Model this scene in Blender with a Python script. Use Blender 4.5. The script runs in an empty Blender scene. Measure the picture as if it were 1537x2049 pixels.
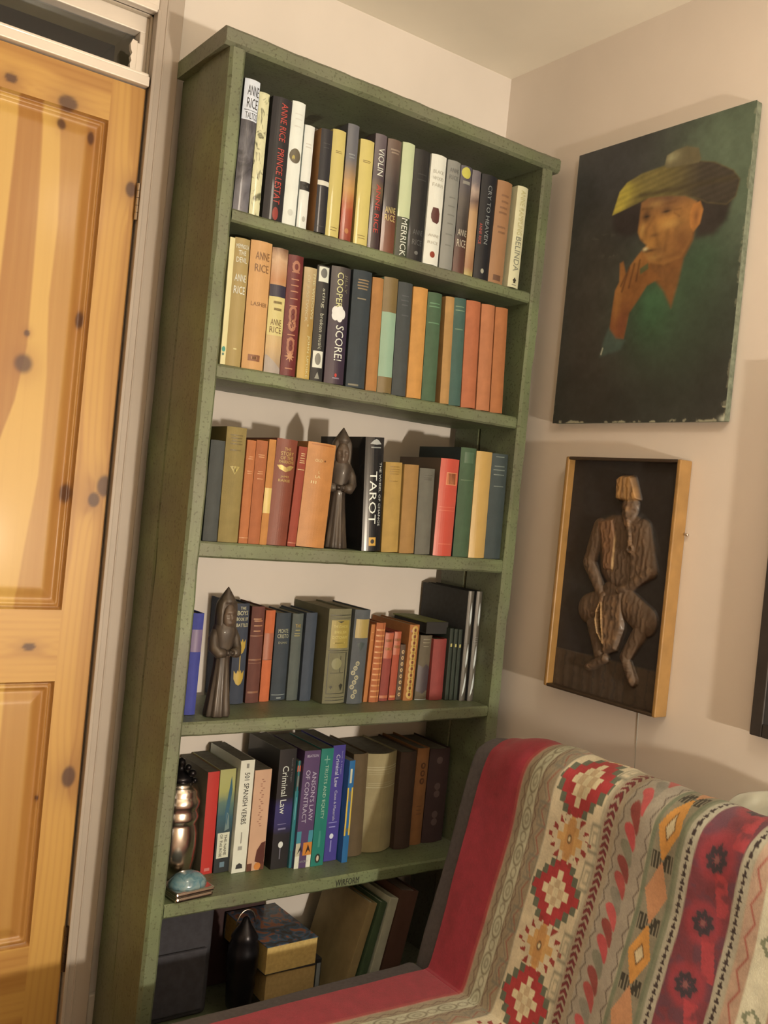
import bpy, bmesh, math, random
import numpy as np
from mathutils import Vector, Matrix
random.seed(7); NR = np.random.default_rng(7)
scn = bpy.context.scene
# ------------------------------------------------------------------ camera, world, lights, exposure
cam_d = bpy.data.cameras.new('camera'); cam = bpy.data.objects.new('camera', cam_d); scn.collection.objects.link(cam)
RR = Vector((0.81177001, -0.57551306, 0.09906652)); UU = Vector((-0.07471036, 0.06589959, 0.99502543)); FF = Vector((0.57917857, 0.8151331, -0.01049853))
m = Matrix.Identity(4)
for i in range(3): m[i][0] = RR[i]; m[i][1] = UU[i]; m[i][2] = -FF[i]
m.translation = Vector((-0.76745, -1.72351, 1.21519)); cam.matrix_world = m
cam_d.sensor_fit = 'VERTICAL'; cam_d.sensor_height = 36; cam_d.lens = 1940.524 / 2049 * 36; cam_d.clip_start = 0.02
scn.camera = cam
scn.view_settings.view_transform = 'Standard'; scn.view_settings.look = 'None'
scn.view_settings.exposure = 0.0; scn.view_settings.gamma = 1.0; scn.view_settings.use_curve_mapping = False
w = bpy.data.worlds.new('world'); scn.world = w; w.use_nodes = True
w.node_tree.nodes['Background'].inputs[0].default_value = (1, .85, .65, 1); w.node_tree.nodes['Background'].inputs[1].default_value = 0.03
def lamp(name, loc, power, col, rad):
    d = bpy.data.lights.new(name, 'POINT'); d.energy = power; d.color = col; d.shadow_soft_size = rad
    o = bpy.data.objects.new(name, d); o.location = loc; scn.collection.objects.link(o); return o
lamp('table_lamp_bulb', (0.36, -2.95, 0.83), 200, (1, .845, .65), .05)        # low table lamp behind the photographer
lamp('ceiling_lamp_bulb', (0.20, -1.15, 2.10), 10, (1, .85, .66), .09)     # ceiling lamp above the couch
lamp('hall_fill_light', (-0.62, 0.95, 1.15), 3.2, (1, .85, .62), .06)          # added fill light, brightens the hall seen through the transom
# ------------------------------------------------------------------ helpers
ILL = (1.46, 1.16, .94)
def lin(c): return tuple((x/255/12.92 if x/255 <= .04045 else ((x/255+.055)/1.055)**2.4) for x in c)
def alb(c, k=1.0): return tuple(min(.88, max(.012, v/(i*k))) for v, i in zip(lin(c), ILL))
def link(o): scn.collection.objects.link(o); return o
def mesh_obj(name, verts, faces, mat, parent=None, smooth=False):
    me = bpy.data.meshes.new(name); me.from_pydata([tuple(v) for v in verts], [], faces); me.update()
    if smooth: me.polygons.foreach_set('use_smooth', [True]*len(me.polygons))
    if mat: me.materials.append(mat)
    o = link(bpy.data.objects.new(name, me))
    if parent: o.parent = parent
    return o
def bm_obj(name, bm, mat, parent=None, smooth=False):
    bmesh.ops.recalc_face_normals(bm, faces=bm.faces)
    me = bpy.data.meshes.new(name); bm.to_mesh(me); bm.free()
    if smooth: me.polygons.foreach_set('use_smooth', [True]*len(me.polygons))
    if mat: me.materials.append(mat)
    o = link(bpy.data.objects.new(name, me))
    if parent: o.parent = parent
    return o
def empty(name, loc=(0, 0, 0), rot=(0, 0, 0)):
    o = link(bpy.data.objects.new(name, None)); o.location = loc; o.rotation_euler = rot; o.empty_display_size = .05; return o
def tag(o, label, cat, group=None):
    o['label'] = label; o['category'] = cat
    if group: o['group'] = group
    return o
def struct(o): o['kind'] = 'structure'; return o
def box(bm, x0, x1, y0, y1, z0, z1, bev=0, seg=2):
    r = bmesh.ops.create_cube(bm, size=1, matrix=Matrix.Translation(((x0+x1)/2, (y0+y1)/2, (z0+z1)/2)) @ Matrix.Diagonal((x1-x0, y1-y0, z1-z0, 1)))
    if bev: bmesh.ops.bevel(bm, geom=list({e for v in r['verts'] for e in v.link_edges}), offset=bev, segments=seg, profile=.5, affect='EDGES')
def box_obj(name, b, mat, parent=None, bev=0, seg=2):
    bm = bmesh.new(); box(bm, *b, bev=bev, seg=seg); return bm_obj(name, bm, mat, parent)
_mc = {}
def nodes(name):
    mt = bpy.data.materials.new(name); mt.use_nodes = True; nt = mt.node_tree; b = nt.nodes['Principled BSDF']; return mt, nt, b
def M(name, c, rough=.6, var=.12, scale=30, bump=.0, coat=0, metal=0, k=1.0, raw=False, spec=.5):
    key = (name, c, rough, k)
    if key in _mc: return _mc[key]
    mt, nt, b = nodes(name); a = c if raw else alb(c, k)
    b.inputs['Roughness'].default_value = rough; b.inputs['Metallic'].default_value = metal; b.inputs['Specular IOR Level'].default_value = spec
    if coat: b.inputs['Coat Weight'].default_value = coat; b.inputs['Coat Roughness'].default_value = .06
    if var:
        tc = nt.nodes.new('ShaderNodeTexCoord'); n = nt.nodes.new('ShaderNodeTexNoise'); n.inputs['Scale'].default_value = scale; n.inputs['Detail'].default_value = 6
        r = nt.nodes.new('ShaderNodeValToRGB'); e = r.color_ramp.elements
        e[0].position = .3; e[1].position = .7
        e[0].color = (*[v*(1-var) for v in a], 1); e[1].color = (*[min(.95, v*(1+var)) for v in a], 1)
        nt.links.new(tc.outputs['Object'], n.inputs['Vector']); nt.links.new(n.outputs['Fac'], r.inputs['Fac']); nt.links.new(r.outputs['Color'], b.inputs['Base Color'])
        if bump:
            n2 = nt.nodes.new('ShaderNodeTexNoise'); n2.inputs['Scale'].default_value = scale*12; nt.links.new(tc.outputs['Object'], n2.inputs['Vector'])
            bp = nt.nodes.new('ShaderNodeBump'); bp.inputs['Strength'].default_value = bump; bp.inputs['Distance'].default_value = .001
            nt.links.new(n2.outputs['Fac'], bp.inputs['Height']); nt.links.new(bp.outputs['Normal'], b.inputs['Normal'])
    else: b.inputs['Base Color'].default_value = (*a, 1)
    _mc[key] = mt; return mt
def Mramp(name, stops, noise=.15, scale=(20, 20, 20), rough=.45, coat=.35, mode='z', k=1.0):
    mt, nt, b = nodes(name); b.inputs['Roughness'].default_value = rough; b.inputs['Coat Weight'].default_value = coat; b.inputs['Coat Roughness'].default_value = .1
    tc = nt.nodes.new('ShaderNodeTexCoord'); mp = nt.nodes.new('ShaderNodeMapping'); mp.inputs['Scale'].default_value = scale
    n = nt.nodes.new('ShaderNodeTexNoise'); n.inputs['Scale'].default_value = 1; n.inputs['Detail'].default_value = 5; n.inputs['Distortion'].default_value = 1.2
    nt.links.new(tc.outputs['Object'], mp.inputs['Vector']); nt.links.new(mp.outputs['Vector'], n.inputs['Vector'])
    r = nt.nodes.new('ShaderNodeValToRGB'); e = r.color_ramp.elements
    while len(e) < len(stops): e.new(.5)
    for el, (p, c) in zip(e, stops): el.position = p; el.color = (*alb(c, k), 1)
    if mode == 'z':
        s = nt.nodes.new('ShaderNodeSeparateXYZ'); nt.links.new(tc.outputs['Generated'], s.inputs[0])
        ma = nt.nodes.new('ShaderNodeMath'); ma.operation = 'MULTIPLY_ADD'; ma.inputs[1].default_value = noise*2; nt.links.new(n.outputs['Fac'], ma.inputs[0])
        sb = nt.nodes.new('ShaderNodeMath'); sb.operation = 'SUBTRACT'; sb.inputs[1].default_value = noise; nt.links.new(s.outputs['Z'], sb.inputs[0]); nt.links.new(sb.outputs[0], ma.inputs[2])
        nt.links.new(ma.outputs[0], r.inputs['Fac'])
    else: nt.links.new(n.outputs['Fac'], r.inputs['Fac'])
    nt.links.new(r.outputs['Color'], b.inputs['Base Color']); return mt
def Mvc(name, rough=.6, coat=0, bump=0, bscale=300, metal=0, sheen=0):
    mt, nt, b = nodes(name); at = nt.nodes.new('ShaderNodeVertexColor'); at.layer_name = 'Col'
    nt.links.new(at.outputs['Color'], b.inputs['Base Color']); b.inputs['Roughness'].default_value = rough; b.inputs['Metallic'].default_value = metal
    b.inputs['Coat Weight'].default_value = coat; b.inputs['Coat Roughness'].default_value = .15; b.inputs['Sheen Weight'].default_value = sheen
    if bump:
        tc = nt.nodes.new('ShaderNodeTexCoord'); n2 = nt.nodes.new('ShaderNodeTexNoise'); n2.inputs['Scale'].default_value = bscale; nt.links.new(tc.outputs['Object'], n2.inputs['Vector'])
        bp = nt.nodes.new('ShaderNodeBump'); bp.inputs['Strength'].default_value = bump; bp.inputs['Distance'].default_value = .001
        nt.links.new(n2.outputs['Fac'], bp.inputs['Height']); nt.links.new(bp.outputs['Normal'], b.inputs['Normal'])
    return mt
def grid(name, P, col, mat, parent=None, smooth=True, extra=None):
    """P: (n,m,3) points, col: (n,m,3) albedo -> one mesh with a colour attribute; extra=(verts, faces, colour) adds plain sides"""
    n, mm = P.shape[:2]; idx = np.arange(n*mm).reshape(n, mm)
    q = np.stack([idx[:-1, :-1], idx[1:, :-1], idx[1:, 1:], idx[:-1, 1:]], -1).reshape(-1, 4)
    V = P.reshape(-1, 3); C = np.clip(col.reshape(-1, 3), .004, .92); nq = len(q); tail = []
    if extra is not None:
        ev, ef, ec = extra; tail = [[i+len(V) for i in f] for f in ef]; V = np.vstack([V, np.array(ev)]); C = np.vstack([C, np.tile(np.array(ec), (len(ev), 1))])
    me = bpy.data.meshes.new(name); me.vertices.add(len(V)); me.vertices.foreach_set('co', V.astype(np.float32).ravel())
    loops = np.concatenate([q.ravel()] + [np.array(t) for t in tail]) if tail else q.ravel()
    sizes = [4]*nq + [len(t) for t in tail]
    me.loops.add(len(loops)); me.loops.foreach_set('vertex_index', loops.astype(np.int32))
    st = np.concatenate([[0], np.cumsum(sizes)[:-1]]); me.polygons.add(len(sizes)); me.polygons.foreach_set('loop_start', st.astype(np.int32))
    me.polygons.foreach_set('use_smooth', [smooth]*nq + [False]*len(tail)); me.update(calc_edges=True); me.validate()
    a = me.color_attributes.new('Col', 'FLOAT_COLOR', 'POINT'); a.data.foreach_set('color', np.hstack([C, np.ones((len(C), 1))]).astype(np.float32).ravel())
    me.materials.append(mat); o = link(bpy.data.objects.new(name, me))
    if parent: o.parent = parent
    return o
_lat = NR.random((64, 64))
def vnoise(x, y):
    xi = np.floor(x).astype(int); yi = np.floor(y).astype(int); fx = x-xi; fy = y-yi; fx = fx*fx*(3-2*fx); fy = fy*fy*(3-2*fy)
    g = lambda a, b: _lat[a % 64, b % 64]
    return (g(xi, yi)*(1-fx)+g(xi+1, yi)*fx)*(1-fy)+(g(xi, yi+1)*(1-fx)+g(xi+1, yi+1)*fx)*fy
def fbm(x, y, o=4): return sum(vnoise(x*2**i+7.3*i, y*2**i+3.1*i)/2**i for i in range(o))/(2-.5**(o-1))
def sstep(a, b, x): t = np.clip((x-a)/(b-a), 0, 1); return t*t*(3-2*t)
def mixc(C, c, a): return C*(1-a[..., None])+np.array(c)*a[..., None]
def poly_mask(X, Y, pts, soft, asp=1.0):
    """soft-edged coverage of a polygon"""
    P = [(x, y) for x, y in pts]; ins = np.zeros(X.shape, bool); d = np.full(X.shape, 9.)
    for (x0, y0), (x1, y1) in zip(P, P[1:]+P[:1]):
        if y0 != y1: ins ^= ((y0 > Y) != (y1 > Y)) & (X < (x1-x0)*(Y-y0)/(y1-y0)+x0)
        ex, ey = x1-x0, (y1-y0)*asp; px, py = X-x0, (Y-y0)*asp; t = np.clip((px*ex+py*ey)/(ex*ex+ey*ey+1e-12), 0, 1)
        d = np.minimum(d, np.hypot(px-t*ex, py-t*ey))
    s = np.where(ins, d, -d); return sstep(-soft, soft, s)
def seg_d(X, Y, a, b, asp=1.0):
    ex, ey = b[0]-a[0], (b[1]-a[1])*asp; px, py = X-a[0], (Y-a[1])*asp; t = np.clip((px*ex+py*ey)/(ex*ex+ey*ey+1e-12), 0, 1)
    return np.hypot(px-t*ex, py-t*ey), t
def tube(bm, pts, rad, n=8, cap=True):
    pts = [Vector(p) for p in pts]; rads = rad if isinstance(rad, (list, tuple)) else [rad]*len(pts); rings = []
    for i, p in enumerate(pts):
        d = (pts[min(i+1, len(pts)-1)]-pts[max(i-1, 0)]).normalized(); a = d.orthogonal().normalized() if i == 0 else (a-d*a.dot(d)).normalized(); b = d.cross(a)
        rings.append([bm.verts.new(p+(a*math.cos(2*math.pi*j/n)+b*math.sin(2*math.pi*j/n))*rads[i]) for j in range(n)])
    for r0, r1 in zip(rings, rings[1:]):
        for j in range(n): bm.faces.new((r0[j], r0[(j+1) % n], r1[(j+1) % n], r1[j]))
    if cap: bm.faces.new(rings[0][::-1]); bm.faces.new(rings[-1])
def lathe(bm, prof, n=32, fr=None, c=(0, 0, 0), ell=1.0):
    rings = []
    for r, z in prof:
        ring = []
        for j in range(n):
            th = 2*math.pi*j/n; rr = r*(fr(th, z) if fr else 1); ring.append(bm.verts.new((c[0]+rr*math.cos(th), c[1]+ell*rr*math.sin(th), c[2]+z)))
        rings.append(ring)
    for r0, r1 in zip(rings, rings[1:]):
        for j in range(n): bm.faces.new((r0[j], r0[(j+1) % n], r1[(j+1) % n], r1[j]))
    bm.faces.new(rings[0][::-1]); bm.faces.new(rings[-1])
def ball(bm, c, r, seg=12, rings=8):
    bmesh.ops.create_uvsphere(bm, u_segments=seg, v_segments=rings, radius=1, matrix=Matrix.Translation(c) @ Matrix.Diagonal((*r, 1)))
# ------------------------------------------------------------------ the room
XR, YW, ZC = 0.918, 0.262, 2.368
def Mwall(name, c, var=.05):
    return M(name, c, .85, var, 3, bump=.12, raw=True)
wallm = Mwall('warm_white_wall_paint', (.74, .715, .69)); wallr = Mwall('off_white_wall_paint', (.75, .695, .645)); ceilm = Mwall('ceiling_paint', (.84, .81, .72))
trimm = M('white_gloss_trim', (.78, .75, .70), .35, .04, 8, raw=True, coat=.3)
XL, YF = -2.6, -4.2
DX0, DX1, DZ1 = -0.830, -0.066, 2.172      # doorway with transom
bm = bmesh.new()
box(bm, DX1+.0, XR+.12, YW, YW+.12, 0, ZC); box(bm, XL-.12, DX0, YW, YW+.12, 0, ZC); box(bm, DX0, DX1, YW, YW+.12, DZ1, ZC)
struct(bm_obj('wall_back', bm, wallm))
struct(box_obj('wall_right', (XR, XR+.12, YF, YW, 0, ZC), wallr))
walld = Mwall('deep_ochre_wall_paint', (.42, .33, .22))
struct(box_obj('wall_left', (XL-.12, XL, YF, YW, 0, ZC), walld))
struct(box_obj('wall_front', (XL-.12, XR+.12, YF-.12, YF, 0, ZC), walld))
struct(box_obj('ceiling', (XL-.12, XR+.12, YF-.12, YW+.12, ZC, ZC+.1), ceilm))
struct(box_obj('floor', (XL-.12, XR+.12, YF-.12, YW+1.3, -.1, 0), M('brown_carpet', (.14, .09, .07), .95, .3, 60, raw=True)))
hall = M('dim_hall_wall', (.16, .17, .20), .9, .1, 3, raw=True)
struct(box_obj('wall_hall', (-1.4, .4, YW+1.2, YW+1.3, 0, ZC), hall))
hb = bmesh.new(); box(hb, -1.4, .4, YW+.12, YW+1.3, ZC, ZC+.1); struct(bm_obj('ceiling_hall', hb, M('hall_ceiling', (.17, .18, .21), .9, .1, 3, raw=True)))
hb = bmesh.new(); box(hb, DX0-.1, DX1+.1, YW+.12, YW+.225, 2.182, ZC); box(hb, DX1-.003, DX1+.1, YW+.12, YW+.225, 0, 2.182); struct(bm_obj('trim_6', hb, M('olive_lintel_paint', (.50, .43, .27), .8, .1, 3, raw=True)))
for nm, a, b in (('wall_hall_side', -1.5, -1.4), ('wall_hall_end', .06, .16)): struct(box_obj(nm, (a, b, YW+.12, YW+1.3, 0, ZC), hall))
struct(box_obj('baseboard_back', (-.008, XR, YW-.014, YW, 0, .11), trimm, bev=.003)); struct(box_obj('baseboard_right', (XR-.014, XR, YF, YW-.015, 0, .11), trimm, bev=.003))
# door lining, casing, transom
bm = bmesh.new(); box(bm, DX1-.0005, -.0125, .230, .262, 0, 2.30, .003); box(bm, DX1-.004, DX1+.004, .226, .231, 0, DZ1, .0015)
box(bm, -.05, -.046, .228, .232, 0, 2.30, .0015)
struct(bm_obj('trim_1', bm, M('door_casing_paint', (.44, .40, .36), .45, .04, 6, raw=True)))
bm = bmesh.new(); box(bm, DX0-.055, DX0, .230, .262, 0, 2.30, .003); struct(bm_obj('trim_2', bm, trimm))
bm = bmesh.new(); box(bm, DX0-.055, DX1, .231, .262, DZ1, 2.30, .003); box(bm, DX0, DX1-.004, .227, .235, DZ1-.006, DZ1+.008, .002); struct(bm_obj('trim_3', bm, trimm))
tz0, tz1 = 2.016, 2.044
bm = bmesh.new(); box(bm, DX0, DX1-.004, .236, .33, tz0, tz1-.008, .002); box(bm, DX0, DX1-.004, .241, .33, tz1-.008, tz1, .003); struct(bm_obj('trim_4', bm, trimm))     # transom bar
lin_m = M('door_lining_paint', (.66, .62, .54), .5, .05, 8, raw=True)
bm = bmesh.new(); box(bm, DX1-.003, DX1+.02, .262, .382, 0, DZ1, 0); box(bm, DX0-.02, DX0, .262, .382, 0, DZ1); box(bm, DX0, DX1, .262, .382, DZ1-.003, DZ1+.02); struct(bm_obj('trim_5', bm, lin_m))
win = struct(empty('window_1'))
f = bmesh.new(); box(f, DX0, DX1-.003, .272, .305, 2.135, DZ1-.003, .002); box(f, DX1-.021, DX1-.003, .272, .305, tz1, 2.136, .002); box(f, DX0, DX0+.018, .272, .305, tz1, 2.136, .002)
bm_obj('window_frame', f, trimm, win)
gm, nt, b = nodes('transom_glass'); b.inputs['Transmission Weight'].default_value = 1; b.inputs['Roughness'].default_value = .02; b.inputs['IOR'].default_value = 1.45; b.inputs['Base Color'].default_value = (.8, .85, .9, 1)
box_obj('pane', (DX0+.017, DX1-.02, .300, .303, tz1, 2.136), gm, win)
stay = tag(empty('window_stay', (DX1-.029, .262, tz1)), 'white painted wooden stay block at the right end of the transom above the door', 'window stay')
box_obj('block', (0, .013, -.002, .010, 0, .062), trimm, stay, .0015)
pts = [(0, 0), (0, .064), (-.010, .066), (-.014, .055), (-.0125, .045), (-.009, .038), (-.012, .030), (-.0095, .022), (-.012, .015), (-.010, 0)]
bm = bmesh.new(); v0 = [bm.verts.new((x, -.002, z)) for x, z in pts]; v1 = [bm.verts.new((x, .008, z)) for x, z in pts]
bm.faces.new(v0); bm.faces.new(v1[::-1])
for i in range(len(pts)): j = (i+1) % len(pts); bm.faces.new((v0[i], v1[i], v1[j], v0[j]))
bm_obj('scroll_bracket', bm, trimm, stay)
# ------------------------------------------------------------------ pine door
woodm = Mvc('varnished_knotty_pine', .45, coat=.08)
KNOTS = [(-.083, 1.804, .011, .016), (-.062, 1.763, .006, .008), (-.098, 1.160, .012, .015), (-.028-.05, 1.19, .016, .022), (-.155, 1.168, .012, .020), (-.160, 1.52, .008, .018), (-.262, 1.415, .018, .019), (-.2605, 1.475, .006, .007),
         (-.225, 1.937, .016, .016), (-.095, .585, .014, .022), (-.154, .545, .004, .006), (-.20, .856, .008, .011), (-.232, 1.895, .009, .012), (-.335, 1.95, .01, .01), (-.172, 1.885, .008, .014),
         (-.50, 1.3, .014, .018), (-.62, 1.7, .012, .014), (-.70, .5, .014, .02), (-.8, 1.1, .01, .016)]
def wood(X, Z, vert=True, seed=0, base=0.5, freq=1.0):
    a, l = (X, Z) if vert else (Z, X)
    warp = .012*(fbm(l*2.2+seed*5.1, a*6+seed, 3)-.5)+.004*np.sin(l*9+seed)
    kn = np.zeros_like(X); ring = np.zeros_like(X); halo = np.zeros_like(X)
    for kx, kz, ra, rl in KNOTS:
        dx, dz = X-kx, Z-kz
        if not vert: ra, rl = rl*1.2, ra*.9
        d2 = (dx/ra)**2+(dz/rl)**2; kn = np.maximum(kn, sstep(1.25, .75, np.sqrt(d2))); halo = np.maximum(halo, np.exp(-d2/5))
        warp = warp+np.sign(dx if vert else dz)*.010*np.exp(-d2/9)
    ph = (a+warp)*130*freq
    lines = np.power(.5+.5*np.sin(ph*2*math.pi*.55+3*fbm(l*1.5+seed, a*30, 2)), 3)
    wide = fbm((a+warp*2.5)*26+seed*11, l*.9+seed*3, 2)
    t = np.clip(.20*lines+.85*sstep(.42, .66, wide)*base*1.6+.10*(fbm(a*220, l*9, 2)-.5), 0, 1)
    C = mixc(np.ones(X.shape+(3,))*np.array(alb((232, 168, 84), 1.0)), alb((180, 110, 50), 1.0), t)
    C = mixc(C, alb((150, 88, 50), 1), halo*.45); C = mixc(C, alb((84, 50, 40), 1), kn*.85); return C
def wood_panel(name, x0, x1, z0, z1, y, vert, seed, parent, res=.0022, raised=False, base=.5, cols=None):
    nx = max(6, int((x1-x0)/res)); nz = max(6, int((z1-z0)/(res*1.6)))
    X, Z = np.meshgrid(np.linspace(x0, x1, nx), np.linspace(z0, z1, nz)); Y = np.full_like(X, y)
    if raised:
        d = np.minimum(np.minimum(X-x0, x1-X), np.minimum(Z-z0, z1-Z)); Y = y + .010*sstep(0, .004, d)*(1-.6*sstep(.006, .012, d)) + .007*(1-sstep(.018, .045, d))*sstep(.010, .02, d) - .001*np.exp(-((d-.009)/.002)**2)
    C = wood(X, Z, vert, seed, base)
    if raised: C = mixc(C, alb((120, 66, 28), 1), np.exp(-((d-.004)/.0016)**2)*.55)
    if cols is not None: C = cols(X, Z, C)
    P = np.stack([X, Y, Z], -1)
    ev = [(x0, y, z0), (x1, y, z0), (x1, y, z1), (x0, y, z1), (x0, y+.03, z0), (x1, y+.03, z0), (x1, y+.03, z1), (x0, y+.03, z1)]
    ef = [(0, 1, 5, 4), (1, 2, 6, 5), (2, 3, 7, 6), (3, 0, 4, 7), (4, 5, 6, 7)]
    return grid(name, P, C, woodm, parent, True, (ev, ef, alb((150, 95, 45), 1)))
door = tag(empty('door', (0, 0, 0)), 'varnished knotty pine panel door left of the green bookcase', 'door')
door.name = 'door_1'; door['kind'] = 'structure'; del door['category']
yd = .250; dl, dr = DX0+.004, DX1-.006; dt = 2.013
def bands(X, Z, C):
    w1 = .006*(fbm(Z*1.6+4, X*2, 3)-.5)*2; Xw = X+w1; f = lambda zs, xs: np.interp(Z, zs, xs)
    xa = f([.9, 1.25, 1.35, 1.5, 2], [-.300, -.297, -.318, -.322, -.312]); xb = f([.9, 1.25, 1.34, 1.45, 1.7, 2], [-.300, -.296, -.272, -.258, -.262, -.270]); xc = f([.9, 1.05, 1.2, 1.4, 1.55, 1.7, 1.93], [-.238, -.228, -.214, -.216, -.226, -.222, -.236])
    e_ = .0028; t = .85*sstep(xa-e_, xa+e_, Xw)*sstep(xb+e_, xb-e_, Xw)+sstep(xc-e_, xc+e_, Xw)*(.62+.25*sstep(-.186, -.176, Xw)); t = np.maximum(t, .8*sstep(-.352-.004, -.352+.004, -Xw-.704)*0+.55*sstep(-.345, -.352, Xw))
    t = np.clip(t+.22*(fbm(Xw*150, Z*3, 3)-.5), 0, 1); C2 = mixc(np.ones(X.shape+(3,))*np.array(alb((238, 180, 94), 1.0)), alb((188, 120, 56), 1.0), t)
    kn = np.zeros_like(X); halo = np.zeros_like(X)
    for kx, kz, ra, rl in KNOTS:
        d2 = ((X-kx)/ra)**2+((Z-kz)/rl)**2; kn = np.maximum(kn, sstep(1.3, .6, np.sqrt(d2))); halo = np.maximum(halo, np.exp(-d2/4))
    d = np.minimum(np.minimum(X-X.min(), X.max()-X), np.minimum(Z-Z.min(), Z.max()-Z)); C2 = mixc(C2, alb((120, 66, 28), 1), np.exp(-((d-.004)/.0016)**2)*.55)
    C2 = mixc(C2, alb((166, 96, 50), 1), halo*.4); return mixc(C2, alb((88, 52, 42), 1), kn*.85)
x1p, x0p = -.142, -.415
for nm, b, v, s in (('stile', (x1p, dr, .02, dt), True, 1), ('top_rail', (x0p, x1p, 1.928, dt), False, 2), ('lock_rail', (x0p, x1p, .785, .931), False, 3), ('bottom_rail', (x0p, x1p, .02, .24), False, 4), ('stile', (x0p-.09, x0p, .02, dt), True, 5)):
    wood_panel(nm, *b, yd, v, s, door, .0024 if nm == 'stile' and s == 1 else .003, base=.28 if s == 1 else .35)
wood_panel('upper_panel', x0p, x1p, .931, 1.928, yd, True, 6, door, .0022, True, .5, bands); wood_panel('lower_panel', x0p, x1p, .24, .785, yd, True, 7, door, .0024, True, .7, bands)
for nm, b, v, s in (('stile', (dl, dl+.076, .02, dt), True, 8), ('top_rail', (dl+.076, x0p-.09, 1.928, dt), False, 2), ('lock_rail', (dl+.076, x0p-.09, .785, .931), False, 3), ('bottom_rail', (dl+.076, x0p-.09, .02, .24), False, 4)): wood_panel(nm, *b, yd, v, s, door, .006)
wood_panel('upper_panel', dl+.076, x0p-.09, .931, 1.928, yd, True, 9, door, .006, True); wood_panel('lower_panel', dl+.076, x0p-.09, .24, .785, yd, True, 10, door, .006, True)
steel = M('brushed_steel', (.55, .50, .45), .3, .1, 60, metal=1, raw=True); shaded_hinge = M('shaded_hinge_metal', (.10, .07, .05), .4, .1, 60, metal=.8, raw=True)  # lower hinge gets a darker metal, its shade put into the colour
for z0, z1, mt in ((1.742, 1.818, steel), (.178, .272, shaded_hinge)):
    bm = bmesh.new(); h = (z1-z0)/5
    for i in range(5): tube(bm, [(-.0685, .241, z0+h*i+.0004), (-.0685, .241, z0+h*(i+1)-.0004)], .0052, 12)
    bm_obj('hinge', bm, mt, door)
# ------------------------------------------------------------------ green bookcase
def Mpaint(name, axis, c=(126, 130, 88), dark=1.0):
    mt, nt, b = nodes(name); b.inputs['Roughness'].default_value = .48; N = nt.nodes.new; L = nt.links.new
    b.inputs['Coat Weight'].default_value = .12; b.inputs['Coat Roughness'].default_value = .35
    tc = N('ShaderNodeTexCoord'); mp = N('ShaderNodeMapping'); s = [55, 55, 55]; s['xyz'.index(axis)] = 3.0; mp.inputs['Scale'].default_value = s; L(tc.outputs['Object'], mp.inputs['Vector'])
    n1 = N('ShaderNodeTexNoise'); n1.inputs['Scale'].default_value = 9; n1.inputs['Detail'].default_value = 8; L(tc.outputs['Object'], n1.inputs['Vector'])
    n2 = N('ShaderNodeTexNoise'); n2.inputs['Scale'].default_value = 1.6; n2.inputs['Detail'].default_value = 9; n2.inputs['Roughness'].default_value = .7; L(mp.outputs['Vector'], n2.inputs['Vector'])
    r1 = N('ShaderNodeValToRGB'); e = r1.color_ramp.elements; e[0].position = .32; e[1].position = .68
    e[0].color = (*[v*.82*dark for v in alb((116, 114, 80))], 1); e[1].color = (*[v*1.08*dark for v in alb(c)], 1); L(n1.outputs['Fac'], r1.inputs['Fac'])
    r2 = N('ShaderNodeValToRGB'); e = r2.color_ramp.elements; e[0].position = .60; e[1].position = .74; e[0].color = (0, 0, 0, 1); e[1].color = (1, 1, 1, 1); L(n2.outputs['Fac'], r2.inputs['Fac'])
    n3 = N('ShaderNodeTexNoise'); n3.inputs['Scale'].default_value = 4; n3.inputs['Detail'].default_value = 3; L(tc.outputs['Object'], n3.inputs['Vector'])
    r3 = N('ShaderNodeValToRGB'); e = r3.color_ramp.elements; e[0].position = .42; e[1].position = .66; e[0].color = (0, 0, 0, 1); e[1].color = (.75, .75, .75, 1); L(n3.outputs['Fac'], r3.inputs['Fac'])
    m3 = N('ShaderNodeMix'); m3.data_type = 'RGBA'; m3.inputs[7].default_value = (*[v*dark for v in alb((122, 113, 92))], 1); L(r1.outputs['Color'], m3.inputs[6]); L(r3.outputs['Color'], m3.inputs[0])
    n4 = N('ShaderNodeTexNoise'); n4.inputs['Scale'].default_value = 160; n4.inputs['Detail'].default_value = 2; L(tc.outputs['Object'], n4.inputs['Vector'])
    r4 = N('ShaderNodeValToRGB'); e = r4.color_ramp.elements; e[0].position = .34; e[1].position = .42; e[0].color = (.62, .6, .55, 1); e[1].color = (1, 1, 1, 1); L(n4.outputs['Fac'], r4.inputs['Fac'])
    m4 = N('ShaderNodeMix'); m4.data_type = 'RGBA'; m4.blend_type = 'MULTIPLY'; m4.inputs[0].default_value = 1; L(m3.outputs[2], m4.inputs[6]); L(r4.outputs['Color'], m4.inputs[7])
    mx = N('ShaderNodeMix'); mx.data_type = 'RGBA'; mx.inputs[7].default_value = (*alb((70, 60, 40)), 1); L(m4.outputs[2], mx.inputs[6])
    mu = N('ShaderNodeMath'); mu.operation = 'MULTIPLY'; mu.inputs[1].default_value = .75; L(r2.outputs['Color'], mu.inputs[0]); L(mu.outputs[0], mx.inputs[0])
    L(mx.outputs[2], b.inputs['Base Color'])
    bp = N('ShaderNodeBump'); bp.inputs['Strength'].default_value = .5; bp.inputs['Distance'].default_value = .002; bp.invert = True; L(n2.outputs['Fac'], bp.inputs['Height']); L(bp.outputs['Normal'], b.inputs['Normal']); return mt
gX, gZ, gY = Mpaint('worn_green_paint_boards', 'x'), Mpaint('worn_green_paint_uprights', 'z'), Mpaint('worn_green_paint_cap', 'x', (124, 126, 88))
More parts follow.
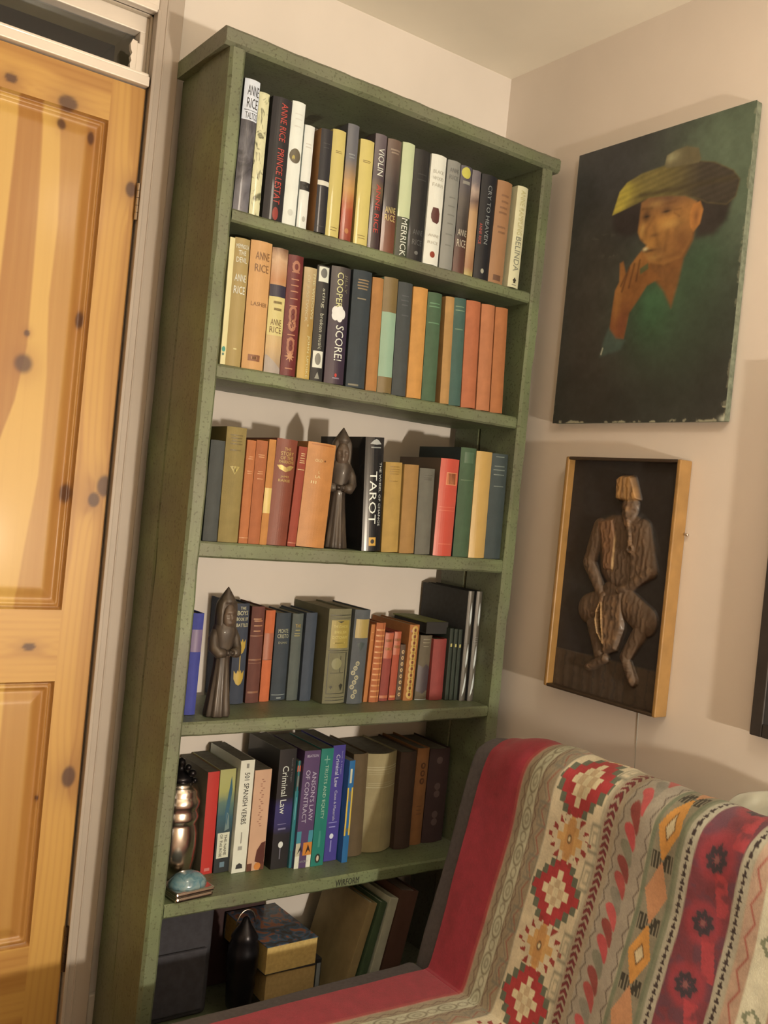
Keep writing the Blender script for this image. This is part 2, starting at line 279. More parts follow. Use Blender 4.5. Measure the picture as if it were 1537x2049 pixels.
def plank(name, axis, x0, x1, y0, y1, z0, z1, mat, parent, amp=.0012, n=36, ch=.004, seed=0, bow=None):
    """a hand-worn board: rounded-corner section swept along its length with uneven edges"""
    lo, hi = {'x': (x0, x1), 'z': (z0, z1), 'y': (y0, y1)}[axis]
    if axis == 'x': A0, A1, B0, B1 = y0, y1, z0, z1
    else: A0, A1, B0, B1 = x0, x1, y0, y1
    sec = [(0, 0, ch, 0), (1, 0, -ch, 0), (1, 0, 0, ch), (1, 1, 0, -ch), (1, 1, -ch, 0), (0, 1, ch, 0), (0, 1, 0, -ch), (0, 0, 0, ch)]
    V, F = [], []; rs = np.random.default_rng(seed); jit = rs.normal(0, 1, (n+1, 4)); sm = (jit+np.roll(jit, 1, 0)+np.roll(jit, -1, 0))/2
    for i in range(n+1):
        t = lo+(hi-lo)*i/n; off = bow(t) if bow else 0
        for a, b, da, db in sec:
            j = sm[i, a+2*b]*amp; k = 1+abs(j)/amp*.2
            u = (A1 if a else A0)+da*k+(-abs(j) if a else abs(j))*.6+off; v = (B1 if b else B0)+db*k+(-1 if b else 1)*abs(j)*.6
            V.append((t, u, v) if axis == 'x' else (u, v, t))
    k = len(sec)
    for i in range(n):
        for j in range(k): F.append((i*k+j, i*k+(j+1) % k, (i+1)*k+(j+1) % k, (i+1)*k+j))
    F += [tuple(range(k))[::-1], tuple(n*k+j for j in range(k))]
    o = mesh_obj(name, V, F, mat, parent); bm = bmesh.new(); bm.from_mesh(o.data); bmesh.ops.recalc_face_normals(bm, faces=bm.faces); bm.to_mesh(o.data); bm.free(); return o
W, TH, DP, HT, CT = .86, .034, .2417, 2.084, .0355
case = tag(empty('bookcase', (0, 0, 0)), 'tall worn green painted plank bookcase with six shelves of books', 'bookcase')
bowL = lambda z: .0045*math.sin((z-.2)/1.75*math.pi*1.0)-.003
plank('side_board', 'z', 0, TH, 0, .142, 0.0, HT-CT, gZ, case, .0009, 60, .005, 1, bowL); plank('side_board', 'z', .001, TH, .1424, DP-.003, 0.0, HT-CT, gZ, case, .0012, 40, .003, 2)
plank('side_board', 'z', W-TH, W, 0, .142, 0, HT-CT, gZ, case, .0012, 60, .005, 3); plank('side_board', 'z', W-TH, W-.001, .1421, DP-.003, 0, HT-CT, gZ, case, .0012, 40, .003, 4)
plank('top_board', 'x', -.0155, W+.0165, -.001, DP-.006, HT-CT, HT, gY, case, .0006, 40, .006, 5)
SH = {'B': (1.7499, .0257), 'C': (1.4500, .0290), 'D': (1.1042, .0319), 'E': (.75, .0289), 'F': (.3924, .0285), 'G': (.085, .03)}
sh_o = {}
for i, (k_, (z, t)) in enumerate(SH.items()): sh_o[k_] = plank('shelf', 'x', TH+.0005, W-TH-.0005, .0066, DP-.004, z-t, z, gX, case, .0007, 40, .0035, 10+i)
def flat_text(s, L=None, H=None):
    c = bpy.data.curves.new('t', 'FONT'); c.body = s; c.align_x = 'CENTER'; c.align_y = 'CENTER'; c.resolution_u = 2; c.size = 1
    o = bpy.data.objects.new('t', c); link(o); dg = bpy.context.evaluated_depsgraph_get(); me = bpy.data.meshes.new_from_object(o.evaluated_get(dg))
    bpy.data.objects.remove(o); bpy.data.curves.remove(c); bm = bmesh.new(); bm.from_mesh(me); bpy.data.meshes.remove(me)
    xs = [v.co.x for v in bm.verts]; ys = [v.co.y for v in bm.verts]; w_, h_ = max(xs)-min(xs), max(ys)-min(ys); cx, cy = (max(xs)+min(xs))/2, (max(ys)+min(ys))/2
    for v in bm.verts: v.co = Vector(((v.co.x-cx)*L/w_, (v.co.y-cy)*H/h_, 0))
    return bm
stamp = M('faded_black_stamp', (52, 50, 38), .7, .3, 300)
bm = flat_text('WIRFORM', .062, .014)
for v in bm.verts: v.co = Vector((.462+v.co.x, .0057, .377+v.co.y))
bm_obj('stamped_letters', bm, stamp, sh_o['F'])
# ------------------------------------------------------------------ books
BK = {}
for l in '''B1 .012 .0388 .0716 .2557 0;B2 .016 .0744 .097 .2406 -.002;B3 .01 .1026 .1462 .2413 -.001;B4 .012 .1471 .1769 .2458 -.002;B5 .019 .1836 .2063 .2102 -.002;B6 .006 .2169 .2437 .2098 -.005;B7 .01 .2467 .2783 .2187 -.005;B8 .01 .2812 .3089 .2403 -.005;B9 .01 .3161 .3506 .2188 -.006;B10 .012 .3531 .3823 .2417 -.006
B11 .012 .3859 .4219 .2411 -.006;B12 .012 .4251 .4574 .2449 -.006;B13 .014 .4606 .5028 .2417 -.005;B14 .01 .5034 .5451 .2423 -.004;B15 .012 .5506 .5873 .2427 -.004;B16 .012 .5891 .6213 .2412 -.004;B17 .012 .6226 .6478 .2395 -.004;B18 .014 .6545 .7009 .2411 -.003;B19 .014 .7016 .747 .2399 .001;B20 .006 .7561 .789 .2391 .002
C1 .012 .0404 .0511 .2459 -.004;C2 .014 .0538 .0862 .2498 -.0045;C3 .012 .0886 .1357 .2532 -.005;C4 .012 .137 .1729 .2495 -.006;C5 .012 .1742 .2091 .2434 -.006;C6 .014 .2141 .2438 .2273 -.006;C7 .014 .2449 .2747 .2378 -.007;C8 .012 .2792 .327 .244 -.008;C9 .012 .3335 .381 .2481 -.008
C10 .014 .3842 .4129 .2425 -.009;C11 .012 .4133 .4505 .2495 -.010;C12 .014 .4537 .4918 .2476 -.010;C13 .01 .4925 .5322 .2444 -.010;C14 .012 .5353 .5747 .2419 -.010;C15 .012 .5862 .6115 .2418 -.013;C16 .012 .6119 .6466 .2445 -.013;C17 .01 .6478 .69 .2456 -.014;C18 .01 .6941 .734 .2461 -.014;C19 .01 .7371 .7754 .2472 -.014
D1 .018 .0452 .0756 .1982 -.002;D2 .014 .0759 .1192 .2283 -.003;D3 .014 .1209 .1405 .2067 -.002;D4 .014 .142 .1676 .209 -.002;D5 .014 .1687 .1846 .2139 0;D6 .012 .1851 .2332 .2181 .004;D7 .014 .2363 .256 .2071 .006;D8 .01 .2570 .3249 .219 .006;D9 .008 .4085 .4573 .2473 -.018;D10 .012 .467 .5118 .199 -.011
D11 .010 .5158 .5557 .1988 -.009;D12 .012 .5609 .6035 .1949 -.008;D13 .008 .6133 .6671 .2236 -.003;D14 .01 .6721 .7184 .2548 -.006;D15 .01 .7202 .7689 .2514 -.006;D16 .012 .7711 .8215 .2517 -.006
E1 .0621 .0632 .0863 .2053 0;E2 .1324 .1949 .2279 .2175 -.006;E3 .1372 .2364 .268 .2112 -.005;E4 .1438 .2743 .2978 .2025 -.004;E5 .1503 .3059 .3433 .196 -.004;E6 .1446 .3438 .3715 .1959 -.004;E7 .1342 .3724 .401 .1998 -.003;E8 .0977 .4105 .4706 .2147 -.004;E9 .0874 .4712 .5131 .2154 0;E10 .0998 .5244 .5354 .1802 .003
E11 .0932 .5361 .5621 .1852 .001;E12 .1011 .5697 .5939 .1615 .001;E13 .1047 .5991 .6188 .1632 0;E14 .1049 .6201 .6352 .1322 0;E15 .0946 .6356 .6642 .1811 0;E16 .0943 .6709 .7055 .1557 .001;E17 .0841 .7060 .7460 .1484 -.003;E18 .0803 .7482 .7590 .1752 -.004;E19 .0776 .7600 .7710 .1745 -.004;E20 .075 .7720 .7825 .1738 -.004;E21 .0674 .7845 .8035 .269 -.003;E22 .0613 .8055 .8245 .2698 -.003
F1 .1173 .1578 .1847 .2191 -.004;F2 .1152 .1863 .2230 .2224 -.006;F3 .1013 .2238 .257 .243 -.002;F4 .0991 .259 .2998 .22 -.002;F5 .09 .3113 .3535 .2637 -.004;F6 .0841 .3542 .3629 .2377 -.002;F7 .075 .3635 .4047 .2612 0;F8 .0734 .4055 .4376 .2638 0;F9 .0881 .4471 .4805 .2643 -.003;F10 .0678 .4822 .4973 .2329 -.004;F11 .0908 .5132 .5531 .2386 -.008
F12 .0928 .5549 .6466 .2332 -.006;F13 .0898 .6473 .6945 .2336 -.005;F14 .1014 .703 .7391 .2366 0;F15 .1013 .7426 .8068 .2314 0'''.replace('\n', ';').split(';'):
    a = l.split(); BK[a[0]] = list(map(float, a[1:]))
page_m = M('aged_page_edges', (150, 128, 92), .9, .18, 90); page_d = M('dusty_grey_page_tops', (112, 100, 82), .95, .2, 60); page_w = M('cream_page_edges', (205, 190, 155), .9, .1, 90)
def bisected(bm, x0, x1, n):
    for i in range(1, n):
        x = x0+(x1-x0)*i/n; bmesh.ops.bisect_plane(bm, geom=bm.verts[:]+bm.edges[:]+bm.faces[:], plane_co=(x, 0, 0), plane_no=(1, 0, 0))
def make_book(key, label, kind, cover, decals=(), pages=None, depth=None, rough=None, group=None, side=None):
    ys, x0, x1, h, dx = BK[key]; z = SH[key[0]][0]; w_ = x1-x0; th = dx/h; hard = kind != 'p'
    D = depth or min(.165 if hard else .145, YW-.006-ys); b = min(.006, .13*w_) if hard else .0004; t = min(.0026, w_*.16) if hard else .0007
    if kind == 'r': b = min(.02, .2*w_)
    root = empty('book', (x0-dx/2, ys, z+max(0, th)*w_+.0002), (0, th, 0)); tag(root, label, 'book', group)
    ya = lambda x: b*(1-math.sin(math.pi*min(1, max(0, x/w_))))
    if isinstance(cover, tuple) and len(cover) == 3 and not isinstance(cover[0], tuple):
        cm = {'h': lambda: M('book_cloth', cover, rough or .75, .10, 40, bump=.25, k=.95), 'r': lambda: M('book_cloth', cover, rough or .8, .1, 30, bump=.2, k=.95), 'j': lambda: M('glossy_jacket', cover, rough or .5, .05, 20, coat=.26, k=.95, spec=.25), 'p': lambda: M('paper_cover', cover, rough or .42, .05, 20, coat=.25, k=.95)}[kind]()
    else: cm = cover
    N = 10; out = [(0, D), (0, b)]+[(w_*i/N, ya(w_*i/N)) for i in range(1, N)]+[(w_, b), (w_, D)]
    inn = [(t, D), (t, b+t)]+[(t+(w_-2*t)*i/N, ya(w_*i/N)+t) for i in range(1, N)]+[(w_-t, b+t), (w_-t, D)]
    V = [(x, y, 0) for x, y in out]+[(x, y, h) for x, y in out]+[(x, y, 0) for x, y in inn]+[(x, y, h) for x, y in inn]; n = len(out); F = []
    for i in range(n-1):
        F += [(i, i+1, n+i+1, n+i), (2*n+i+1, 2*n+i, 3*n+i, 3*n+i+1), (n+i, n+i+1, 3*n+i+1, 3*n+i), (i+1, i, 2*n+i, 2*n+i+1)]
    F += [(0, n, 3*n, 2*n), (n-1, 2*n+n-1, 3*n+n-1, n+n-1)]
    co = mesh_obj('cover', V, F, cm, root)
    if side: co.data.materials.append(side); co.data.polygons[0].material_index = 1; co.data.polygons[2].material_index = 1
    e = .0035 if hard else .0003
    bm = bmesh.new(); box(bm, t, w_-t, b+t+.0015, D-(.004 if hard else .0003), e, h-e); bm_obj('pages', bm, pages or page_m, root)
    for d in decals:
        kd = d[0]; bm = None
        if kd == 'T':
            _, s, cx, cz, L, H, rot, col = d; bm = flat_text(s, L*(h if rot else w_), H*(w_ if rot else h))
            for v in bm.verts: v.co = Vector((cx*w_+v.co.y, cz*h-v.co.x, 0)) if rot else Vector((cx*w_+v.co.x, cz*h+v.co.y, 0))
            nm = 'lettering'
            if b > .001: bisected(bm, 0, w_, 10)
        else:
            bm = bmesh.new()
            if kd == 'R': _, a0, a1, c0, c1, col = d; pts = [(a0*w_, c0*h), (a1*w_, c0*h), (a1*w_, c1*h), (a0*w_, c1*h)]; nm = 'printed_band'
            elif kd == 'O': _, cx, cz, rx, rz, col = d; pts = [(cx*w_+rx*w_*math.cos(q), cz*h+rz*w_*math.sin(q)) for q in np.linspace(0, 2*math.pi, 17)[:-1]]; nm = 'emblem'
            else: _, pp, col = d; pts = [(x*w_, y*h) for x, y in pp]; nm = 'emblem'
            bm.faces.new([bm.verts.new((x, y, 0)) for x, y in pts])
            if b > .001: bisected(bm, 0, w_, 10)
        if col == 'gold': dm = M('gilt', (198, 160, 92), .35, .25, 200, metal=.35)
        elif isinstance(col, tuple): dm = M('printed_ink', col, .45, .06, 40, k=.95)
        else: dm = col
        lift = .0007 if nm != 'printed_band' else .0003
        if nm == 'emblem': lift = .00045
        for v in bm.verts: X, Z = v.co.x, v.co.y; v.co = Vector((X, ya(X)-lift, Z))
        me = bpy.data.meshes.new(nm); bm.to_mesh(me); bm.free(); me.materials.append(dm); o = link(bpy.data.objects.new(nm, me)); o.parent = root
    return root
T = lambda s, cx, cz, L, H, col, rot=1: ('T', s, cx, cz, L, H, rot, col)
R = lambda a0, a1, c0, c1, col: ('R', a0, a1, c0, c1, col)
O = lambda cx, cz, rx, rz, col: ('O', cx, cz, rx, rz, col)
P_ = lambda pts, col: ('P', pts, col)
def rows(zs, col, x0=.2, x1=.8, t=.009): return [R(x0+random.uniform(0, .1), x1-random.uniform(0, .12), z_-t/2, z_+t/2, col) for z_ in zs]
WH, CR, BKc, GO = (236, 226, 205), (226, 208, 160), (30, 28, 28), 'gold'
mk = make_book
# shelf B (topmost): dust-jacketed novels
mk('B1', 'hardback with white top band and smoky grey spine, first on the top shelf', 'j', Mramp('smoke_jacket', [(0, (120, 112, 115)), (.35, (58, 54, 60)), (.5, (104, 98, 102)), (.7, (70, 66, 72))], .5, (40, 40, 22)),
   [R(0, 1, .69, .998, (225, 220, 222)), T('ANNE', .58, .915, .75, .075, BKc, 0), T('RICE', .58, .82, .72, .075, BKc, 0), R(.1, .98, .762, .767, BKc), T('TALTOS', .58, .725, .78, .05, BKc, 0)])
mk('B2', 'cream hardback with grey marbling beside the smoky grey spine', 'j', Mramp('marbled_jacket', [(.33, (110, 106, 74)), (.43, (228, 215, 165)), (.56, (232, 218, 170)), (.66, (96, 90, 66))], .5, (70, 70, 34), mode='n'))
mk('B3', 'wide black hardback with red lettering running down the spine', 'j', (40, 37, 40), [T('ANNE RICE', .58, .80, .31, .34, (196, 70, 58)), T('PRINCE LESTAT', .58, .36, .45, .34, (196, 70, 58)), O(.58, .055, .16, .3, (150, 55, 48))])
mk('B4', 'white hardback with a dark round picture halfway up', 'j', (240, 232, 215), [O(.5, .56, .42, .5, (105, 92, 72)), O(.36, .545, .1, .16, (190, 165, 80)), O(.5, .10, .2, .22, (212, 205, 190))]+rows((.9, .86, .8), (222, 212, 196)))
mk('B5', 'short white hardback with one black band near the middle', 'j', (238, 228, 212), [R(0, 1, .375, .455, (35, 33, 32)), R(.3, .75, .405, .428, (120, 112, 100)), O(.6, .1, .18, .25, (190, 180, 165))]+rows((.82, .79), (215, 200, 185)), pages=M('tan_board', (168, 116, 66), .7, .1, 30))
mk('B6', 'dark navy hardback with tan side and one white band', 'j', (44, 42, 46), [R(0, 1, .455, .50, (226, 212, 190))]+rows((.86, .82, .06), (70, 66, 64), t=.006), pages=page_m, side=M('tan_jacket_side', (176, 118, 68), .5, .08, 20))
mk('B7', 'gold hardback left of the grey and red sunset spine', 'j', (214, 188, 110), rows((.80, .785, .085, .06), (130, 105, 55), t=.006))
mk('B8', 'hardback with blue-grey top fading to red at the foot', 'j', Mramp('sunset_jacket', [(0, (150, 62, 44)), (.25, (180, 78, 50)), (.45, (206, 150, 84)), (.6, (150, 120, 92)), (.72, (104, 100, 104))], .10), [R(.2, .75, .735, .745, (150, 146, 140)), R(.25, .7, .71, .718, (150, 146, 140)), O(.5, .08, .18, .2, (190, 120, 70))])
mk('B9', 'gold hardback left of the dark spine with white and red lettering', 'j', (218, 192, 112), rows((.80, .785, .085, .06), (130, 105, 55), t=.006))
mk('B10', 'dark plum hardback with white title above red lettering', 'j', Mramp('plum_jacket', [(0, (66, 48, 50)), (.35, (58, 42, 46)), (.52, (120, 96, 70)), (.62, (80, 66, 70)), (1, (104, 88, 92))], .08), [T('VIOLIN', .55, .76, .24, .52, WH), T('ANNE RICE', .52, .35, .42, .40, (206, 72, 62))])
mk('B11', 'brown hardback with dark middle and gold lettering low down', 'j', Mramp('brown_jacket', [(0, (128, 74, 54)), (.28, (112, 66, 50)), (.38, (52, 42, 44)), (.6, (60, 50, 50)), (1, (112, 84, 70))], .07), [T('ANNE', .5, .375, .74, .055, (222, 190, 120), 0), T('RICE', .5, .305, .74, .055, (222, 190, 120), 0), R(.2, .85, .90, .915, (150, 125, 105)), R(.25, .8, .875, .888, (150, 125, 105))])
mk('B12', 'pale green hardback with dark foot and white lettering', 'j', (206, 206, 160), [R(0, 1, 0.0, .345, (66, 68, 54)), T('MERRICK', .55, .17, .33, .5, WH)])
mk('B13', 'plain black hardback with faint grey lettering', 'j', (40, 38, 37), [T('ANNE', .52, .255, .62, .045, (92, 88, 84), 0), T('RICE', .52, .165, .62, .05, (92, 88, 84), 0), O(.5, .07, .12, .1, (110, 105, 98))]+rows((.78, .73), (56, 54, 52)))
mk('B14', 'white hardback with a dark red octagonal emblem', 'j', (240, 228, 208), [T('BLACK', .5, .845, .7, .032, (196, 182, 160), 0), T('WOOD', .5, .785, .7, .032, (196, 182, 160), 0), T('FARM', .5, .725, .7, .032, (196, 182, 160), 0), P_([(.22, .46), (.3, .52), (.66, .52), (.78, .475), (.76, .40), (.62, .375), (.34, .385), (.23, .42)], (96, 52, 48)), R(.36, .62, .43, .475, (190, 160, 140)), T('ANNE', .5, .265, .7, .026, (190, 172, 150), 0), T('RICE', .5, .2, .7, .026, (190, 172, 150), 0), O(.5, .092, .17, .17, (150, 60, 40))])
mk('B15', 'silvery grey hardback beside the white one with the emblem', 'j', (150, 142, 130), [T('ANNE', .5, .91, .7, .04, (116, 110, 102), 0), T('RICE', .5, .845, .7, .04, (116, 110, 102), 0)]+rows((.66, .58, .5, .42, .32, .22), (124, 118, 108), t=.012))
mk('B16', 'dark hardback with a round yellow moon at the top', 'j', Mramp('moon_jacket', [(0, (104, 66, 56)), (.25, (92, 60, 52)), (.35, (50, 42, 42)), (.7, (96, 84, 76)), (1, (84, 78, 90))], .1), [O(.45, .935, .4, .4, (206, 190, 84)), T('ANNE', .52, .375, .78, .06, (206, 186, 160), 0), T('RICE', .52, .275, .78, .07, (206, 186, 160), 0), R(.2, .85, .83, .86, (150, 140, 126))])
mk('B17', 'narrow hardback with grey top and peach marbled spine', 'j', Mramp('peach_jacket', [(0, (196, 170, 104)), (.08, (170, 118, 84)), (.35, (204, 156, 108)), (.6, (196, 150, 106)), (.72, (120, 92, 80)), (.82, (190, 160, 140)), (.9, (118, 106, 108))], .09))
mk('B18', 'wide black hardback with silver title running down, near the right end', 'j', (38, 37, 40), [T('CRY TO HEAVEN', .5, .62, .56, .24, (150, 146, 140)), T('ANNE RICE', .16, .43, .2, .14, (186, 70, 56)), O(.45, .08, .1, .12, (170, 160, 140))])
mk('B19', 'copper brown hardback left of the cream one', 'j', (172, 122, 84), [R(.25, .75, .03, .085, (112, 76, 56))]+rows((.86, .8, .74, .69, .55, .5), (142, 98, 68), t=.02))
mk('B20', 'cream hardback with grey lettering at the right end of the top shelf', 'j', (228, 212, 168), [T('ANNE RAMPLING', .5, .74, .44, .46, (196, 178, 120)), T('BELINDA', .5, .33, .34, .5, (134, 128, 108)), P_([(.5, .10), (.68, .07), (.58, .06), (.62, .045), (.38, .045), (.42, .06), (.32, .07)], (60, 54, 44)), R(.3, .7, .02, .03, (150, 140, 116))])
# shelf C (second)
mk('C1', 'thin cream paperback at the left end of the second shelf', 'p', (226, 206, 148), [O(.45, .12, .35, .5, (60, 140, 120)), O(.4, .08, .2, .25, (70, 110, 100))])
mk('C2', 'olive gold hardback with white lettering on the upper half', 'j', (176, 146, 92), [T('MEMNOCH', .5, .935, .82, .035, WH, 0), T('THE', .5, .885, .5, .035, WH, 0), T('DEVIL', .5, .83, .7, .04, WH, 0), T('ANNE', .5, .69, .74, .055, WH, 0), T('RICE', .5, .595, .74, .06, WH, 0), R(.4, .6, .13, .14, (220, 200, 140))])
mk('C3', 'wide orange tan hardback with brown lettering on the second shelf', 'j', (214, 158, 102), [T('ANNE', .55, .885, .66, .06, (134, 92, 60), 0), T('RICE', .55, .79, .66, .06, (134, 92, 60), 0), T('LASHER', .55, .51, .76, .032, (140, 96, 62), 0), R(.22, .78, .065, .115, (140, 88, 60)), R(.36, .64, .08, .1, (186, 134, 90))])
mk('C4', 'hardback with a painted head at the top and a navy band', 'j', Mramp('painted_jacket', [(0, (170, 142, 116)), (.2, (214, 172, 120)), (.5, (222, 190, 130)), (.75, (196, 132, 86)), (.9, (214, 168, 128)), (1, (120, 80, 58))], .07), [R(0, 1, .61, .705, (52, 46, 62)), T('ANNE', .5, .405, .66, .05, (110, 72, 44), 0), T('RICE', .5, .345, .72, .05, (110, 72, 44), 0), R(0, 1, .30, .61, (220, 196, 128)), R(.25, .8, .555, .575, (160, 130, 80)), R(.3, .8, .5, .52, (160, 130, 80)), P_([(0, .0), (1, .0), (1, .04), (.1, .14), (0, .14)], (176, 156, 140))])
gd = []
for z_ in (.93, .86, .80, .75, .70, .64, .58, .34, .3, .06): gd += [R(.25, .75, z_-.004, z_+.004, (196, 132, 96))]
for z_ in (.905, .53, .49, .42, .27, .23): gd += [O(.5, z_, .26, .36, (176, 112, 84)), O(.5, z_, .13, .18, (110, 40, 38))]
for z_ in (.42, .16): gd += [P_([(.5+(.34 if i % 2 == 0 else .14)*math.cos(i*math.pi/8), z_+(.05 if i % 2 == 0 else .02)*math.sin(i*math.pi/8)) for i in range(16)], (200, 140, 100))]
mk('C5', 'dark red hardback covered in gilt ornaments', 'h', (110, 40, 40), gd, rough=.45)
mk('C6', 'gold paperback with white lettering beside the dark red gilt book', 'j', Mramp('gold_jacket', [(0, (206, 164, 84)), (.5, (176, 136, 72)), (1, (196, 166, 120))], .1), [T('THE WIDOWS', .78, .75, .42, .22, CR), T('OF EASTWICK', .34, .72, .42, .2, (206, 182, 140)), T('JOHN UPDIKE', .66, .2, .38, .26, CR), R(.5, .56, .47, .49, CR)])
mk('C7', 'black paperback with two small white portrait pictures', 'j', (56, 52, 50), [R(.12, .92, .86, .99, (226, 218, 196)), O(.5, .935, .26, .34, (110, 106, 98)), T('sting', .55, .72, .17, .32, (196, 186, 160)), T('broken music', .55, .43, .31, .3, (196, 186, 160)), R(.1, .88, .115, .26, (232, 222, 200)), O(.48, .19, .24, .42, (130, 122, 108)), P_([(.3, .02), (.5, .08), (.7, .02)], (150, 142, 126))])
mk('C8', 'dark purple hardback with a white flower and cream lettering', 'j', Mramp('purple_jacket', [(0, (66, 48, 60)), (.4, (56, 42, 62)), (.7, (60, 50, 58)), (1, (66, 58, 58))], .08), [T('COOPER', .42, .80, .30, .3, (226, 214, 150)), T('JILLY', .72, .86, .16, .2, (140, 128, 100))]+
   [O(.45+.2*math.cos(q), .60+.03*math.sin(q), .16, .22, (238, 226, 214)) for q in (0, 1.25, 2.5, 3.8, 5.0)]+[T('SCORE!', .56, .35, .3, .42, WH), O(.5, .075, .06, .08, (206, 60, 50)), R(.35, .7, .045, .055, (150, 130, 140))])
gl = lambda: (rows((.92, .895, .87, .845), (150, 120, 84), .15, .85, .011))
mk('C9', 'dark navy cloth hardback with gilt title lines on the second shelf', 'h', (50, 58, 62), gl()+[R(.25, .7, .755, .765, (150, 130, 100)), R(.1, .6, .015, .03, (130, 120, 96))])
mk('C10', 'tan orange cloth book left of the glossy pale green spine', 'h', (176, 118, 64))
mk('C11', 'glossy pale green spine with brown ends', 'j', (156, 176, 146), [R(0, 1, .70, 1, (128, 102, 62)), R(0, 1, 0, .14, (128, 102, 62))], rough=.25)
mk('C12', 'plain dark navy cloth book right of the pale green spine', 'h', (68, 70, 68), rows((.88, .84, .8, .71), (84, 84, 84)))
mk('C13', 'bright orange tan cloth book between the navy and the green one', 'h', (206, 142, 72))
mk('C14', 'faded green cloth book with pale title lines', 'h', (74, 96, 68), rows((.9, .87, .72), (110, 146, 106), .1, .9))
mk('C15', 'narrow tan cloth book after the dark gap on the second shelf', 'h', (184, 134, 78))
mk('C16', 'teal green cloth book left of the three terracotta ones', 'h', (68, 94, 82), rows((.92, .885, .71), (120, 140, 110), .1, .9))
mk('C17', 'redder terracotta cloth book beside the teal one', 'h', (186, 104, 66)); mk('C18', 'middle one of three terracotta cloth books', 'h', (190, 116, 74)); mk('C19', 'browner terracotta cloth book at the right end of the second shelf', 'h', (178, 106, 60))
# shelf D (third)
mk('D1', 'dark slate cloth book at the left end of the third shelf', 'h', (72, 72, 68)); 
mk('D2', 'tall olive cloth book with a gilt letter on the spine', 'h', (146, 122, 70), rows((.93, .905, .88, .855, .8), (116, 96, 54), .15, .85, .012)+[P_([(.26, .66), (.74, .66), (.5, .59)], (190, 164, 92)), P_([(.32, .655), (.68, .655), (.5, .60)], (146, 122, 70)), T('W', .5, .64, .34, .045, (196, 170, 96), 0)])
mk('D3', 'narrower of two orange brown books right of the olive one', 'h', (186, 108, 62), rows((.84, .82, .7, .68), (206, 140, 90))+[R(0, 1, .05, .06, (206, 140, 90))])
mk('D4', 'wider of two orange brown books right of the olive one', 'h', (174, 98, 58), rows((.86, .84, .70, .68, .63), (206, 140, 90)))
mk('D5', 'narrow ochre book with a cream paper patch on its spine', 'h', (196, 128, 66), [R(0, 1, .30, .54, (226, 188, 112))])
mk('D6', 'dark red brown book with a gilt winged emblem', 'h', (130, 64, 46), [T('THE', .5, .905, .3, .028, (206, 166, 92), 0), T('STORY', .52, .862, .62, .036, (206, 166, 92), 0), T('OF THE', .52, .822, .62, .032, (206, 166, 92), 0), T('PHARAOHS', .52, .785, .72, .03, (206, 166, 92), 0), P_([(.1, .75), (.3, .755), (.5, .735), (.7, .755), (.92, .75), (.78, .715), (.5, .69), (.22, .715)], GO), T('JAMES', .5, .645, .4, .022, (206, 166, 92), 0), T('BAIKIE', .5, .61, .56, .024, (206, 166, 92), 0)], rough=.5)
mk('D7', 'narrow brick red book beside the winged emblem', 'h', (156, 66, 48), rows((.93, .91, .885, .86, .84), (206, 160, 110), .2, .85)+[R(.1, .9, .765, .775, (206, 160, 110)), R(0, 1, .03, .04, (190, 110, 80))])
mk('D8', 'widest orange book left of the carved hooded figure', 'h', (194, 126, 68), [T('OLD', .4, .83, .26, .026, (232, 200, 140), 0), T('L', .45, .72, .05, .026, (232, 200, 140), 0), T('LA', .42, .675, .18, .026, (232, 200, 140), 0), T('III', .3, .62, .18, .026, (232, 200, 140), 0), R(.1, .9, .975, .985, (170, 100, 50)), O(.62, .83, .03, .03, (110, 60, 30))], rough=.5)
mk('D9', 'glossy black book with large white lettering down its spine', 'j', (38, 36, 36), [T('TAROT', .42, .47, .46, .36, (240, 232, 214)), T('THE WHEEL OF CHANGE', .8, .5, .56, .13, (214, 206, 190)), P_([(.2, .94), (.35, .97), (.5, .985), (.65, .97), (.8, .94), (.5, .935)], (176, 170, 160)), R(.25, .78, .905, .915, (150, 146, 136)), R(.3, .66, .045, .12, (214, 160, 70)), O(.48, .083, .1, .1, (50, 44, 40))], depth=.19, rough=.22)
mk('D10', 'flat ochre book right of the black book with white lettering', 'h', (180, 138, 70), rows((.95, .92, .895, .87, .79), (142, 104, 44), .2, .8, .008))
mk('D11', 'tan brown book between the ochre one and the grey one', 'h', (164, 118, 64), side=M('pale_ochre_board', (206, 160, 90), .6, .08, 20))
mk('D12', 'mottled grey book left of the glossy red spine', 'h', (108, 100, 86), rows((.92, .89, .87), (86, 78, 66)))
mk('D13', 'glossy salmon red book with a square gilt label', 'j', (206, 86, 68), [R(.3, .92, .73, .86, (226, 140, 96)), R(.34, .88, .738, .852, (206, 110, 66)), R(.1, .95, .50, .505, (226, 120, 90)), R(.1, .95, .465, .47, (226, 120, 90)), R(.2, .9, .12, .126, (226, 120, 90))], pages=M('brown_page_block', (96, 78, 62), .9, .1, 40), rough=.28, side=M('grey_brown_board', (112, 88, 70), .6, .1, 20))
mk('D14', 'dark green cloth book left of the glossy golden spine', 'h', (70, 90, 62), [R(.1, .9, .70, .706, (104, 120, 84)), R(.2, .8, .86, .96, (84, 104, 76))], side=M('navy_board', (44, 54, 52), .7, .1, 20))
mk('D15', 'tall golden book with a shiny spine near the right end', 'j', (206, 160, 92), rough=.3)
mk('D16', 'dark blue cloth book at the right end of the third shelf', 'h', (62, 70, 68), rows((.97, .88, .845, .80, .69), (120, 124, 112), .1, .8, .009))
